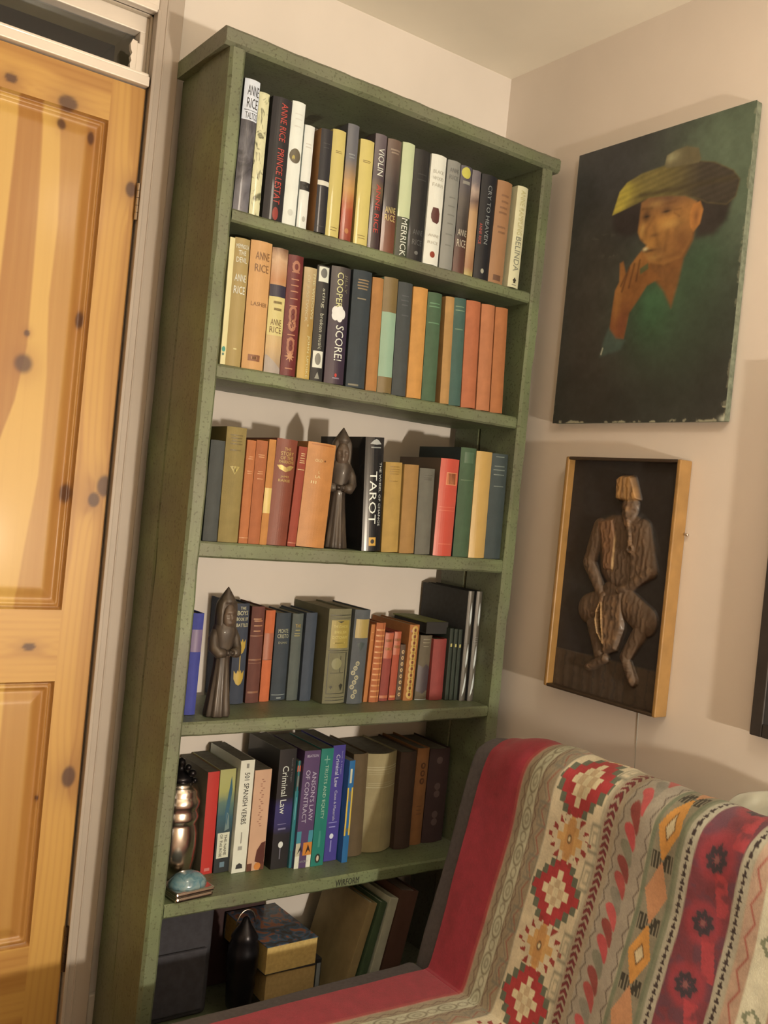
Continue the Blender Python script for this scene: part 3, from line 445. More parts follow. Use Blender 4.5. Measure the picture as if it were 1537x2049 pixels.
# shelf E (fourth)
mk('E1', 'bright blue book with a mauve band at the left end of the fourth shelf', 'h', (62, 66, 138), [R(0, 1, .62, .84, (128, 106, 132))])
yl = (196, 156, 66)
fl = lambda z_: P_([(.14, z_+.085), (.3, z_+.05), (.4, z_+.09), (.5, z_+.055), (.6, z_+.09), (.7, z_+.05), (.86, z_+.085), (.84, z_), (.68, z_-.05), (.5, z_-.065), (.32, z_-.05), (.16, z_)], yl)
mk('E2', 'navy book with white lettering and two yellow flowers', 'h', (58, 62, 74), [T('THE', .5, .955, .4, .028, CR, 0), T('BOYS', .5, .905, .74, .045, CR, 0), T('BOOK OF', .5, .845, .8, .034, CR, 0), T('BATTLES', .52, .785, .82, .034, CR, 0), fl(.56), fl(.25), R(.47, .53, .31, .5, yl)])
mk('E3', 'dark red brown book with gilt lines right of the flowered one', 'h', (106, 58, 48), rows((.87, .85, .8, .745), (186, 126, 84), .15, .85, .012)+[R(0, 1, .69, .70, (150, 96, 66)), R(0, 1, .44, .455, (150, 96, 66)), R(0, 1, .41, .415, (150, 96, 66)), R(.1, .9, .1, .12, (150, 96, 66))])
mk('E4', 'narrow bright orange book on the fourth shelf', 'h', (206, 104, 60), [R(0, 1, .46, .75, (176, 100, 72)), R(0, 1, .455, .46, (90, 60, 50))])
mk('E5', 'dark blue book with a gilt two line title right of the orange one', 'h', (58, 64, 70), [T('MONTE', .5, .795, .66, .045, (190, 180, 140), 0), T('CRISTO', .5, .735, .74, .045, (190, 180, 140), 0), T('DUMAS', .52, .66, .6, .024, (170, 160, 120), 0), R(.05, .95, .06, .066, (160, 160, 150)), R(.35, .65, .02, .035, (150, 150, 140))])
mk('E6', 'blue grey book with a small gilt title left of the plain navy one', 'h', (92, 94, 86), [T('THE', .5, .86, .5, .036, yl, 0), T('LAST', .5, .80, .6, .034, yl, 0)][:1]+rows((.81, .77, .745), (170, 150, 84)))
mk('E7', 'plain dark navy book left of the big dictionary', 'h', (66, 72, 82))
dk = (56, 54, 42)
mk('E8', 'big olive dictionary with a gilt title panel', 'h', (122, 112, 82), [R(.12, .92, .585, .88, (166, 140, 66)), T('THE CONCISE', .52, .815, .62, .026, (220, 192, 110), 0), T('ENGLISH', .52, .755, .52, .03, (220, 192, 110), 0), T('DICTIONARY', .52, .70, .66, .03, (220, 192, 110), 0), R(.25, .75, .635, .645, (206, 176, 96)), R(.06, .96, .93, .937, dk), R(.06, .96, .90, .905, dk), P_([(.35, .87), (.65, .87), (.5, .85)], dk), R(.06, .96, .555, .562, dk), R(.1, .92, .535, .54, dk), R(.1, .13, .11, .53, dk), R(.86, .9, .11, .53, dk), R(.1, .92, .1, .108, dk), R(.1, .92, .06, .067, dk), R(.1, .92, .03, .037, dk), P_([(.62, .19), (.72, .21), (.82, .19), (.72, .13)], dk), P_([(.22, .18), (.28, .19), (.34, .18), (.28, .15)], dk), R(.2, .8, .32, .326, dk), R(.6, .63, .33, .5, dk), O(.45, .42, .22, .22, (142, 132, 92))])
og = (176, 160, 120)
mk('E9', 'worn blue grey book with a gilt label beside the dictionary', 'h', (88, 88, 88), [R(.1, .95, .70, .90, (176, 146, 82)), P_([(.5, .66), (.78, .64), (.5, .56), (.25, .64)], (70, 76, 72))]+[O(.3+.12*math.sin(i*2.1), .08+.05*i, .12, .13, og) for i in range(8)]+[O(.3+.12*math.sin(i*2.1), .08+.05*i, .07, .08, (88, 88, 88)) for i in range(8)])
def orn(col, zs, r=.22): return [q for z_ in zs for q in (O(.5, z_, r, r*1.2, col), O(.5, z_, r*.45, r*.5, (120, 60, 40)))]
br = (214, 142, 84)
mk('E10', 'thinnest ochre book right of the worn blue grey one', 'h', (190, 114, 60), rows((.9, .8), br))
mk('E11', 'orange gilt patterned book beside the thinnest ochre one', 'h', (182, 100, 58), [R(.06, .94, z_, z_+.02, br) for z_ in np.arange(.06, .96, .07)]+[R(.68, .72, 0, 1, (120, 60, 36))])
mk('E12', 'plum red small book with an orange top label', 'h', (150, 66, 56), [R(0, 1, .62, .99, (190, 96, 66)), R(.1, .9, .86, .9, br), R(.1, .9, .74, .78, br), R(0, 1, .04, .08, (196, 112, 76))])
mk('E13', 'brick red small book with ornamented top', 'h', (176, 78, 54), [R(0, 1, .66, .99, (190, 98, 68)), R(.1, .9, .86, .9, br), R(.1, .9, .76, .8, br), R(.1, .9, .04, .07, br)])
mk('E14', 'smallest dark book with a column of gilt dots', 'h', (96, 72, 56), orn((206, 170, 120), np.arange(.1, .95, .11), .26))
mk('E15', 'orange gilt floral book right of the dotted one', 'h', (176, 108, 56), orn((206, 160, 84), np.arange(.08, .95, .085), .3)+[R(.1, .9, .9, .93, (150, 70, 44))])
mk('E16', 'brown book with a dark lower spine and pale foot', 'h', (104, 88, 68), [P_([(0, .14), (.5, .1), (1, .16), (1, .50), (.6, .56), (.4, .5), (0, .55)], (80, 66, 66)), R(.2, .8, .93, .945, (140, 124, 96)), R(.2, .75, .88, .895, (140, 124, 96)), R(.25, .7, .82, .835, (140, 124, 96)), R(0, 1, 0, .012, (206, 200, 190))])
mk('E17', 'faded plain red book near the right end of the fourth shelf', 'h', (146, 58, 52), rough=.7)
for k_, lb in (('E18', 'leftmost of three thin dark green books with yellow squares'), ('E19', 'middle one of three thin dark green books with yellow squares'), ('E20', 'rightmost of three thin dark green books with yellow squares')):
    mk(k_, lb, 'h', (48, 54, 44), [R(.32, .8, .745, .79, (206, 184, 110)), R(.45, .62, .08, .55, (66, 72, 60))])
silver = M('silver_grey_vinyl', (98, 87, 74), .42, .08, 30, coat=.15)
def album(key, lab, bands):
    o = mk(key, lab, 'r', M('black_textured_board', (46, 44, 42), .6, .3, 90, bump=.5), bands, depth=.185); o.name = 'photo_album'; o['category'] = 'album'; return o
wv = lambda z0, s: P_([(.5+.6*s, z0), (.66+.45*s, z0+.04), (.74+.25*s, z0+.09), (.72, z0+.15), (.58, z0+.22), (.44, z0+.15), (.40+.1*s, z0+.09), (.40+.3*s, z0+.04)], M('painted_spine_highlight', (222, 216, 206), .25, .05, 30, k=.95))  # pale wavy highlights painted onto the album spines
album('E21', 'left of two tall black albums with silvery spines', [R(.02, .98, 0, 1, silver), R(.05, .95, .50, .503, (70, 64, 56)), R(.05, .95, .52, .523, (70, 64, 56))]+[wv(.04, -.4), wv(.30, -.1), wv(.68, .1)])
album('E22', 'right of two tall black albums with silvery spines', [R(.02, .98, 0, 1, silver)]+[R(.1, .9, z_, z_+.004, (220, 210, 196)) for z_ in (.52, .54, .56, .58)]+[wv(.04, -.4), wv(.29, -.1), wv(.68, .1)])
fl_b = tag(empty('book', (.684, .098, .75+.1595), (0, 0, 0)), 'olive topped book lying flat across the brown and red books', 'book')
box_obj('cover', (0, .066, 0, .138, .026, .029), M('olive_board', (126, 120, 58), .7, .15, 40), fl_b, .0008); box_obj('cover', (0, .066, 0, .138, 0, .003), M('dark_board', (40, 36, 34), .7, .1, 40), fl_b, .0008)
box_obj('spine', (.0, .066, -.002, .001, 0, .029), M('dark_board', (40, 36, 34), .7, .1, 40), fl_b, .0006); box_obj('pages', (.002, .063, .002, .134, .003, .026), M('dark_page_block', (50, 44, 40), .9, .1, 40), fl_b)
# shelf F (fifth)
mk('F1', 'bright red paperback at the left of the fifth shelf', 'p', (196, 46, 40), [R(.3, .75, .03, .06, (214, 120, 110))], page_d, side=M('grey_paper_cover', (112, 98, 78), .5, .08, 20))
mk('F2', 'paperback with a blue painted spine and white paper label', 'p', Mramp('painted_spine', [(0, (38, 40, 42)), (.3, (44, 52, 54)), (.52, (50, 90, 100)), (.68, (96, 120, 104)), (.8, (176, 168, 96)), (1, (186, 176, 110))], .12), [R(.1, .86, .14, .385, (222, 212, 184)), T('THE NAME', .62, .265, .2, .17, BKc), T('OF THE ROSE', .34, .262, .22, .17, BKc), P_([(.45, .56), (.75, .93), (.85, .8), (.72, .6), (.6, .45)], (54, 96, 112)), P_([(.5, .4), (.8, .42), (.72, .56), (.6, .58)], (120, 136, 130)), R(.35, .65, .05, .1, (110, 130, 140))], page_d)
mk('F3', 'white paperback with bold black lettering on the fifth shelf', 'p', (236, 224, 200), [T('501 SPANISH VERBS', .52, .66, .46, .36, (34, 30, 30)), R(.45, .52, .26, .36, (150, 140, 126)), R(.3, .6, .20, .235, (170, 160, 146)), P_([(.25, .035), (.75, .035), (.7, .07), (.5, .085), (.3, .07)], (60, 56, 54)), R(.42, .6, .93, .97, (150, 140, 126))], page_d, depth=.15)
scr = [O(.45+.07*math.sin(i*1.7), .9-.02*i, .1, .08, (176, 132, 110)) for i in range(22)]
mk('F4', 'pink paperback with thin script and a brown foot', 'p', (216, 166, 132), [R(.44+.08*math.sin(i*1.9), .5+.1*math.sin(i*1.9)+.06, .90-.022*i, .909-.022*i, (166, 112, 92)) for i in range(22)]+[P_([(.42, .09), (.98, .05), (.98, .28), (.75, .27), (.5, .2)], (92, 44, 36)), R(0, 1, 0, .075, (106, 58, 40)), O(.6, .04, .2, .2, (214, 130, 60))], page_d)
mk('F5', 'black law textbook with white handwritten style lettering', 'p', Mramp('black_blue_cover', [(0, (34, 31, 34)), (.28, (36, 33, 38)), (.36, (52, 46, 96)), (.52, (56, 50, 104)), (.6, (36, 33, 36)), (1, (36, 34, 34))], .04), [T('Criminal Law', .42, .66, .40, .36, (232, 224, 206)), T('Smith & Hogan', .78, .82, .2, .13, (120, 112, 106)), O(.48, .20, .14, .17, (226, 218, 206)), R(.44, .5, .08, .17, (120, 112, 120)), R(.2, .7, .37, .376, (130, 120, 150)), R(.25, .7, .325, .34, (130, 120, 150))], page_d)
mk('F6', 'thin teal paperback with an orange square near the top', 'p', (44, 118, 122), [R(0, 1, .72, 1, (48, 52, 50)), R(.05, .95, .90, .955, (222, 96, 64)), R(.3, .7, .76, .86, (130, 130, 120)), R(.35, .65, .45, .66, (100, 160, 160)), R(0, 1, 0, .16, (44, 80, 88))], page_d)
mk('F7', 'purple law textbook with a small picture near its foot', 'p', (92, 66, 100), [T("ANSON'S LAW", .72, .61, .42, .27, (196, 178, 190)), T('OF CONTRACT', .32, .61, .45, .27, (196, 178, 190)), T('BEATSON', .52, .955, .7, .022, (206, 190, 200), 0), R(0, 1, .215, .315, (72, 138, 150)), R(0, 1, .105, .215, (206, 190, 160)), R(.45, 1, .105, .215, (214, 132, 56)), P_([(.1, .12), (.3, .2), (.42, .13), (.3, .16)], (40, 36, 36)), P_([(.6, .11), (.75, .2), (.95, .12), (.78, .15)], (60, 40, 36)), R(0, 1, 0.0, .105, (232, 220, 196)), T('OXFORD', .5, .055, .6, .018, (170, 160, 150), 0)], page_d)
mk('F8', 'teal green law textbook right of the purple one with the picture', 'p', (40, 122, 106), [T('TRUSTS AND EQUITY', .52, .63, .46, .3, (176, 196, 170)), R(.3, .75, .90, .91, (130, 170, 150)), R(.48, .54, .87, .94, (130, 170, 150)), O(.5, .065, .22, .32, (50, 46, 44)), O(.5, .065, .1, .2, (214, 190, 160)), R(.42, .58, .16, .30, (70, 140, 124))], page_d)
mk('F9', 'blue violet law textbook between the teal and the blue and yellow ones', 'p', (78, 66, 140), [T('Criminal Law', .45, .78, .28, .3, (226, 218, 220)), T('Cases & Materials', .5, .48, .26, .2, (206, 196, 206)), T('Smith & Hogan', .75, .85, .2, .13, (170, 160, 190)), O(.45, .215, .16, .18, (230, 224, 224)), R(.4, .5, .08, .18, (150, 140, 190)), R(.15, .8, .33, .336, (160, 150, 200)), R(.2, .7, .29, .3, (160, 150, 200))], page_d)
mk('F10', 'thin blue paperback with a long yellow middle', 'p', (46, 104, 152), [R(0, 1, .265, .735, (226, 184, 74)), O(.5, .32, .2, .3, (110, 110, 90)), R(.25, .6, .78, .92, (214, 204, 170)), R(.4, .6, .6, .7, (130, 110, 60))], page_d)
mk('F11', 'plain dark brown book left of the thick beige one', 'h', (98, 76, 50), pages=page_d)
mk('F12', 'thickest beige book with a rounded spine and pale bands', 'r', (168, 146, 104), [R(.02, .98, z_, z_+.006, (206, 186, 146)) for z_ in (.86, .835, .655)]+[R(.1, .9, z_, z_+.004, (190, 170, 130)) for z_ in (.81, .79, .70, .68)], pages=page_d)
mk('F13', 'dark brown book right of the thick beige one', 'h', (74, 52, 42), pages=page_d)
mk('F14', 'orange brown book with small black stamped ornaments', 'h', (158, 102, 60), [O(.5, z_, .2, .22, (104, 62, 40)) for z_ in (.82, .74, .66)]+[O(.5, z_, .1, .11, (158, 102, 60)) for z_ in (.82, .74, .66)]+rows((.4, .36, .32), (120, 74, 44)), pages=page_d)
mk('F15', 'dark maroon ornamented book at the right end of the fifth shelf', 'h', (66, 44, 44), [O(.45, z_, .14, .14, (104, 80, 74)) for z_ in (.88, .6, .52, .3, .22)], pages=page_d)
# bottom bay
def flat_book(loc, sx, sy, sz, rotz, lab, top, edge, tilt=0):
    r = tag(empty('book', loc, (0, tilt, rotz)), lab, 'book'); box_obj('cover', (0, sx, 0, sy, sz-.0015, sz), top, r, .0005); box_obj('cover', (0, sx, 0, sy, 0, .0015), M('dark_board', (40, 36, 34), .7, .1, 40), r, .0005)
    bm = bmesh.new(); box(bm, .0015, sx-.001, .0012, sy-.002, .0015, sz-.0015)
    bm_obj('pages', bm, edge, r); box_obj('spine', (0, sx, sy-.002, sy, 0, sz), M('dark_board', (40, 36, 34), .7, .1, 40), r); return r
pic = Mramp('picture_cover', [(0, (60, 44, 40)), (.4, (70, 58, 54)), (.5, (66, 100, 120)), (.6, (176, 96, 50)), (.8, (60, 52, 50))], .5, (30, 30, 30), mode='n')
fe = M('yellowed_fore_edge', (214, 172, 100), .9, .12, 120)
flat_book((.310, .050, .0855), .112, .165, .042, .05, 'dark red paperback lying at the bottom of the floor level stack', M('red_cover', (110, 34, 32), .5, .1, 20), page_m)
flat_book((.293, .030, .1277), .122, .18, .066, -.03, 'fat yellowed paperback in the middle of the floor level stack', M('dark_cover', (58, 44, 40), .5, .1, 20), M('yellowed_fore_edge', (190, 150, 92), .9, .12, 120))
flat_book((.287, .026, .1939), .128, .19, .060, .02, 'fat paperback with a pictorial cover on top of the floor level stack', pic, fe)
mb = tag(empty('book', (.236, .222, .0856)), 'tall dark maroon book standing behind the floor level stack', 'book')
mcv = M('maroon_board', (70, 42, 40), .7, .12, 40); box_obj('cover', (0, .15, 0, .003, 0, .262), mcv, mb, .001); box_obj('cover', (0, .15, .025, .028, 0, .262), mcv, mb, .001); box_obj('spine', (0, .003, .0005, .0275, 0, .262), mcv, mb, .001); box_obj('pages', (.003, .147, .003, .025, .003, .259), page_d, mb)
bag = tag(empty('guessed_case', (.042, .120, .0855)), 'guessed dark charcoal case filling the left of the bottom shelf', 'case')  # guessed dark object filling the dark left end of the bay
cm_ = M('dark_case_cloth', (66, 60, 62), .85, .2, 60, bump=.3)
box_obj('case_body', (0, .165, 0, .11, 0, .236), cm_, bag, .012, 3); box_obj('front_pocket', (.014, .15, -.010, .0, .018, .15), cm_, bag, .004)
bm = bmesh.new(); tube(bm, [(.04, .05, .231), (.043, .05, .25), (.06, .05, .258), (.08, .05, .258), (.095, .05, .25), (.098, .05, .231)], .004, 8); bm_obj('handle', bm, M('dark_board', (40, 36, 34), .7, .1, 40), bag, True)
def lean_book(x, y, d, w_, h, lean, lab, col, pg=page_w):
    r = tag(empty('book', (x, y, .0856+w_*math.sin(lean)), (0, lean, 0)), lab, 'book'); cm = M('book_cloth', col, .7, .15, 30, k=.8)
    box_obj('cover', (0, .0025, 0, d, 0, h), cm, r, .0008); box_obj('cover', (w_-.0025, w_, 0, d, 0, h), cm, r, .0008); box_obj('spine', (0, w_, -.002, .001, 0, h), cm, r, .0008); box_obj('pages', (.0025, w_-.0025, .002, d-.004, .003, h-.004), pg, r); return r
lean_book(.488, .030, .18, .022, .225, .26, 'tan board book leaning on the bottom shelf', (150, 122, 80))
lean_book(.522, .028, .18, .020, .222, .24, 'green edged book leaning right of the tan one', (70, 84, 56))
lean_book(.553, .028, .18, .024, .226, .22, 'pale book leaning third on the bottom shelf', (190, 178, 150))
lean_book(.588, .030, .19, .052, .232, .20, 'brown book with pale pages leaning against the bookcase side', (96, 62, 48), M('pink_page_edges', (176, 150, 130), .9, .1, 60))
o = tag(empty('book', (.436, .06, .0856)), 'slim black magazine standing beside the floor level stack', 'book'); box_obj('cover', (0, .016, 0, .16, 0, .10), M('dark_board', (40, 36, 34), .7, .1, 40), o, .001); box_obj('spine_label', (.003, .013, -.001, .0005, .01, .09), M('printed_ink', (150, 146, 140), .5, .06, 40), o)
jar = tag(empty('lantern', (.247, .056, .0855)), 'small dark metal lantern in the shade left of the stack', 'lantern')
dm = M('blackened_metal', (44, 38, 38), .3, .2, 60, metal=.7)
bm = bmesh.new(); lathe(bm, [(.030, 0), (.0345, .004), (.0345, .014), (.026, .022), (.024, .03)], 20); bm_obj('base', bm, M('grey_enamel', (116, 108, 104), .35, .1, 40, coat=.4), jar, True)
bm = bmesh.new(); lathe(bm, [(.022, .03), (.028, .045), (.031, .09), (.029, .105), (.031, .112), (.033, .13), (.033, .165), (.027, .182), (.029, .188), (.022, .20), (.012, .215), (.006, .228), (.002, .23)], 20); bm_obj('body', bm, dm, jar, True)
bm = bmesh.new(); tube(bm, [(.022*math.cos(q), 0, .215+.03*math.sin(q)) for q in np.linspace(0, math.pi, 9)], .002, 6); bm_obj('handle', bm, steel, jar, True)
# ------------------------------------------------------------------ carved hooded figures
def carved(loc, rotz, lab, H=.262):
    cw = Mramp('dark_carved_wood', [(0, (38, 29, 25)), (.4, (64, 50, 40)), (.65, (88, 70, 54)), (1, (124, 100, 74))], .5, (70, 70, 12), rough=.5, coat=.1, mode='n')
    r = tag(empty('carved_figure', loc, (0, 0, rotz)), lab, 'figurine')
    fold = lambda th, z: 1+(.09*math.cos(11*th)+.05*math.cos(7*th+1))*max(0, 1-z/(.52*H))**.6+.02*math.cos(5*th)
    bm = bmesh.new(); lathe(bm, [(a, z*H) for a, z in ((.027, 0), (.0285, .01), (.027, .06), (.024, .15), (.0205, .27), (.0175, .38), (.0165, .45), (.019, .50), (.0235, .58), (.0265, .64), (.026, .68), (.021, .72), (.016, .74))], 48, fold, ell=.82); bm_obj('robe', bm, cw, r, True)
    def hf(th, z):
        d = abs((th+math.pi/2+math.pi) % (2*math.pi)-math.pi); zz = z/H
        return 1-.30*sstep(.95, .75, np.array(d))*sstep(.655, .685, np.array(zz))*sstep(.895, .87, np.array(zz))
    prof = [(a, z*H) for a, z in ((.017, .63), (.0215, .655), (.0222, .68), (.0222, .70), (.0225, .73), (.0228, .76), (.0228, .79), (.0226, .82), (.0222, .845), (.0215, .865), (.0205, .88), (.0188, .892), (.016, .91), (.012, .935), (.0075, .962), (.0035, .985), (.0008, 1.0))]
    bm = bmesh.new(); lathe(bm, prof, 48, hf, ell=.95); bm_obj('hood', bm, cw, r, True)
    bm = bmesh.new(); ball(bm, (0, -.0125, .772*H), (.0150, .0095, .0262), 28, 22)
    for v in bm.verts:
        x, z = v.co.x, v.co.z/H
        if v.co.y < -.012:
            v.co.y -= .0050*math.exp(-(x/.0024)**2)*math.exp(-((z-.765)/.026)**2)+.0022*math.exp(-((z-.812)/.009)**2)
            v.co.y += .0042*(math.exp(-((abs(x)-.0058)/.003)**2))*math.exp(-((z-.788)/.011)**2)-.0018*math.exp(-((z-.728)/.006)**2)*math.exp(-(x/.005)**2)+.0025*math.exp(-((z-.743)/.004)**2)*math.exp(-(x/.006)**2)
    bm_obj('face', bm, Mramp('lighter_carved_wood', [(0, (52, 38, 30)), (.5, (90, 68, 52)), (1, (124, 96, 72))], .5, (50, 50, 30), rough=.5, coat=.1, mode='n'), r, True)
    for s in (-1, 1):
        bm = bmesh.new(); tube(bm, [(s*.021, .001, .665*H), (s*.0265, -.002, .60*H), (s*.0275, -.007, .53*H), (s*.021, -.017, .495*H), (s*.008, -.0235, .50*H)], [.0085, .0105, .0112, .0112, .0085], 12); bm_obj('sleeve', bm, cw, r, True)
        bm = bmesh.new(); tube(bm, [(s*.0085, -.0245, .50*H), (s*.001, -.027, .505*H)], [.0055, .0045], 8)
        for k_ in range(4): tube(bm, [(s*.003, -.0305+.0006*k_, (.515-.010*k_)*H), (-s*.005, -.0300+.0006*k_, (.512-.010*k_)*H)], .0013, 6)
        bm_obj('hand', bm, cw, r, True)
    return r
carved((.366, .052, 1.1044), -.35, 'carved dark wood hooded figure standing in front of the black glossy book')
carved((.128, .052, .7502), .15, 'carved dark wood hooded figure beside the bright blue book')
# ------------------------------------------------------------------ jug and shell box
pew = M('polished_pewter', (.62, .56, .50), .22, .12, 25, metal=1, raw=True)
jug = tag(empty('pewter_jug', (.1055, .146, .3926)), 'ridged silver pewter jug with dark handle behind the left upright', 'jug')
bm = bmesh.new(); lathe(bm, [(.034, 0), (.040, .004), (.043, .015), (.047, .04), (.049, .07), (.048, .095), (.0445, .110), (.0435, .114), (.0475, .122), (.0485, .130), (.0455, .139), (.0445, .143), (.0485, .152), (.0485, .162), (.044, .170), (.0425, .174), (.0425, .182), (.037, .190), (.033, .194), (.031, .200)], 48); bm_obj('body', bm, pew, jug, True)
bm = bmesh.new(); lathe(bm, [(.0305, .200), (.027, .210), (.014, .220), (.008, .226), (.0105, .234), (.008, .243), (.001, .247)], 24); bm_obj('lid', bm, dm, jug, True)
bm = bmesh.new(); tube(bm, [(-.020, -.022, .195), (-.034, -.044, .198), (-.040, -.054, .18), (-.040, -.056, .12), (-.038, -.054, .05), (-.032, -.036, .035)], [.005, .007, .0085, .009, .0085, .005], 10); bm_obj('handle', bm, M('black_handle', (30, 26, 26), .4, .1, 40), jug, True)
bm = bmesh.new(); ball(bm, (.012, -.032, .222), (.009, .008, .008)); ball(bm, (.0, -.036, .236), (.007, .007, .007)); ball(bm, (.022, -.026, .204), (.006, .006, .006)); bm_obj('thumb_piece', bm, dm, jug, True)
shell = tag(empty('trinket_box', (.094, .040, .3926), (0, 0, .12)), 'small turquoise shell trinket box with silver rim on the shelf corner', 'trinket box')
bm = bmesh.new(); box(bm, -.043, .043, -.034, .034, 0, .0115, .005, 3); bm_obj('base', bm, pew, shell)
bm = bmesh.new(); box(bm, -.0445, .0445, -.0355, .0355, .012, .021, .004, 3); bm_obj('rim', bm, pew, shell)
bm = bmesh.new(); bmesh.ops.create_uvsphere(bm, u_segments=28, v_segments=16, radius=1)
for v in bm.verts:
    x, y, z = v.co; q = math.atan2(y, x); v.co = Vector((x*.040*(1+.03*math.cos(14*q)), y*.031*(1+.03*math.cos(14*q)), .0205+max(0, z)*.027))
bm_obj('shell_lid', bm, Mramp('turquoise_shell', [(.2, (66, 96, 108)), (.5, (116, 144, 146)), (.75, (150, 160, 150))], .5, (60, 60, 60), rough=.2, coat=.6, mode='n'), shell, True)
# ------------------------------------------------------------------ portrait in oils (unframed canvas)
pa = tag(empty('canvas_painting', (.918, -.28, 1.766)), 'unframed oil portrait of a man in a wide straw hat', 'painting')
S_, T_ = np.meshgrid(np.linspace(0, 1, 300), np.linspace(0, 1, 400)); asp = 1.34
A = lambda c: np.array(alb(c, .78))
C = np.ones(S_.shape+(3,))*A((66, 62, 56)); nz = fbm(S_*9, T_*12, 4)-.5; nz2 = fbm(S_*40, T_*53, 3)-.5
def blob(cx, cy, rx, ry): return np.exp(-(((S_-cx)/rx)**2+((T_-cy)/ry)**2))
C = mixc(C, A((96, 104, 80)), np.clip(blob(.85, .10, .28, .18)+.8*blob(.95, .3, .14, .25), 0, 1)); C = mixc(C, A((58, 56, 56)), blob(.22, .12, .3, .2)*.9); C = mixc(C, A((66, 56, 48)), np.clip(blob(.2, .55, .25, .35), 0, 1)*.8)
C = mixc(C, A((64, 74, 56)), np.clip(blob(.72, .66, .32, .26)*1.1, 0, 1)); C = mixc(C, A((66, 98, 64)), np.clip(blob(.56, .60, .13, .13)+.45*blob(.8, .47, .12, .1), 0, 1)*.9); C = mixc(C, A((46, 44, 38)), np.clip(blob(.3, .95, .6, .16), 0, 1)*.7); C = mixc(C, A((40, 36, 32)), blob(.95, .85, .2, .2)*.5)
m_ = lambda p, s=.008: poly_mask(S_, T_, p, s, asp)
C = mixc(C, A((52, 40, 38)), m_([(.262, .257), (.45, .22), (.45, .34), (.36, .35), (.28, .32)], .02)*.9); C = mixc(C, A((56, 46, 40)), m_([(.74, .24), (.95, .24), (.91, .36), (.85, .40), (.76, .40)], .02))
neck = [(.735, .36), (.751, .375), (.747, .404), (.707, .46), (.691, .537), (.665, .62), (.615, .56), (.568, .525), (.517, .47), (.5, .43)]
C = mixc(C, A((134, 84, 44)), m_(neck, .012))
arm = [(.464, .408), (.51, .429), (.534, .478), (.587, .515), (.517, .533), (.472, .579), (.426, .62), (.408, .708), (.363, .705), (.318, .67), (.322, .599), (.328, .534), (.35, .504), (.341, .439), (.36, .434), (.385, .482), (.407, .452)]
am = m_(arm, .008); C = mixc(C, A((150, 92, 46)), am); C = mixc(C, A((128, 70, 44)), am*np.clip(blob(.37, .66, .1, .07), 0, 1)); C = mixc(C, A((172, 112, 56)), am*np.clip(blob(.345, .55, .025, .1)+blob(.45, .44, .05, .03), 0, 1)*.8)
for a, b in (((.40, .46), (.37, .54)), ((.43, .45), (.41, .53)), ((.46, .44), (.45, .51)), ((.385, .484), (.36, .52))): d, _ = seg_d(S_, T_, a, b, asp); C = mixc(C, A((92, 54, 30)), np.exp(-(d/.006)**2)*.7)
C = mixc(C, A((58, 96, 62)), m_([(.465, .47), (.51, .455), (.515, .475), (.47, .49)], .006)*.7)
face = [(.435, .239), (.476, .226), (.58, .233), (.683, .251), (.745, .277), (.748, .33), (.735, .40), (.69, .455), (.60, .47), (.517, .455), (.484, .429), (.474, .403), (.493, .392), (.452, .368), (.431, .34), (.433, .303)]
fm = m_(face, .009); C = mixc(C, A((170, 112, 58)), fm); C = mixc(C, A((196, 134, 66)), fm*np.clip(blob(.60, .325, .07, .03)+.8*blob(.5, .39, .06, .03)+.6*blob(.45, .34, .03, .02), 0, 1)); C = mixc(C, A((104, 72, 56)), fm*np.clip(blob(.58, .24, .16, .035), 0, 1)*.75); C = mixc(C, A((120, 74, 40)), fm*np.clip(blob(.69, .41, .07, .06), 0, 1)*.8)
for cx, cy, rx, ry, k_ in ((.472, .290, .030, .020, .75), (.585, .286, .040, .017, .7), (.53, .362, .03, .008, .55), (.452, .374, .022, .007, .6), (.505, .413, .05, .006, .75), (.565, .42, .03, .02, .3), (.66, .33, .03, .05, .25)): C = mixc(C, A((70, 46, 36)), np.clip(blob(cx, cy, rx, ry), 0, 1)*k_*fm)
for cx, cy, rx, ry, k_ in ((.474, .292, .014, .004, .9), (.586, .289, .02, .0035, .9)): C = mixc(C, A((40, 28, 26)), np.clip(blob(cx, cy, rx, ry), 0, 1)*k_)
for a, b, w_, k_ in (((.525, .335), (.555, .395), .014, .4), ((.605, .355), (.60, .42), .014, .35), ((.445, .262), (.50, .266), .008, .5), ((.555, .262), (.63, .262), .008, .5), ((.515, .30), (.475, .345), .012, .35), ((.63, .30), (.66, .315), .006, .4), ((.63, .29), (.665, .29), .006, .4), ((.56, .45), (.68, .44), .012, .35)): d, _ = seg_d(S_, T_, a, b, asp); C = mixc(C, A((104, 64, 36)), np.exp(-(d/w_)**2)*k_)
C = mixc(C, A((214, 160, 88)), np.clip(blob(.455, .335, .012, .02)+.7*blob(.61, .335, .05, .014)+.6*blob(.52, .255, .04, .012)+.5*blob(.535, .44, .04, .012), 0, 1)*fm*.7)
C = mixc(C, A((186, 118, 58)), m_([(.725, .285), (.765, .28), (.785, .31), (.775, .355), (.745, .378), (.725, .36), (.715, .32)], .006)); C = mixc(C, A((120, 70, 40)), np.clip(blob(.752, .33, .014, .03), 0, 1)*.7)
brim = [(.262, .257), (.293, .18), (.333, .154), (.417, .135), (.562, .128), (.693, .135), (.82, .163), (.918, .205), (.954, .24), (.943, .29), (.90, .31), (.80, .29), (.765, .275), (.682, .25), (.58, .236), (.475, .226), (.402, .238)]
bmk = m_(brim, .007); tone = np.clip((S_-.26)/.62, 0, 1)
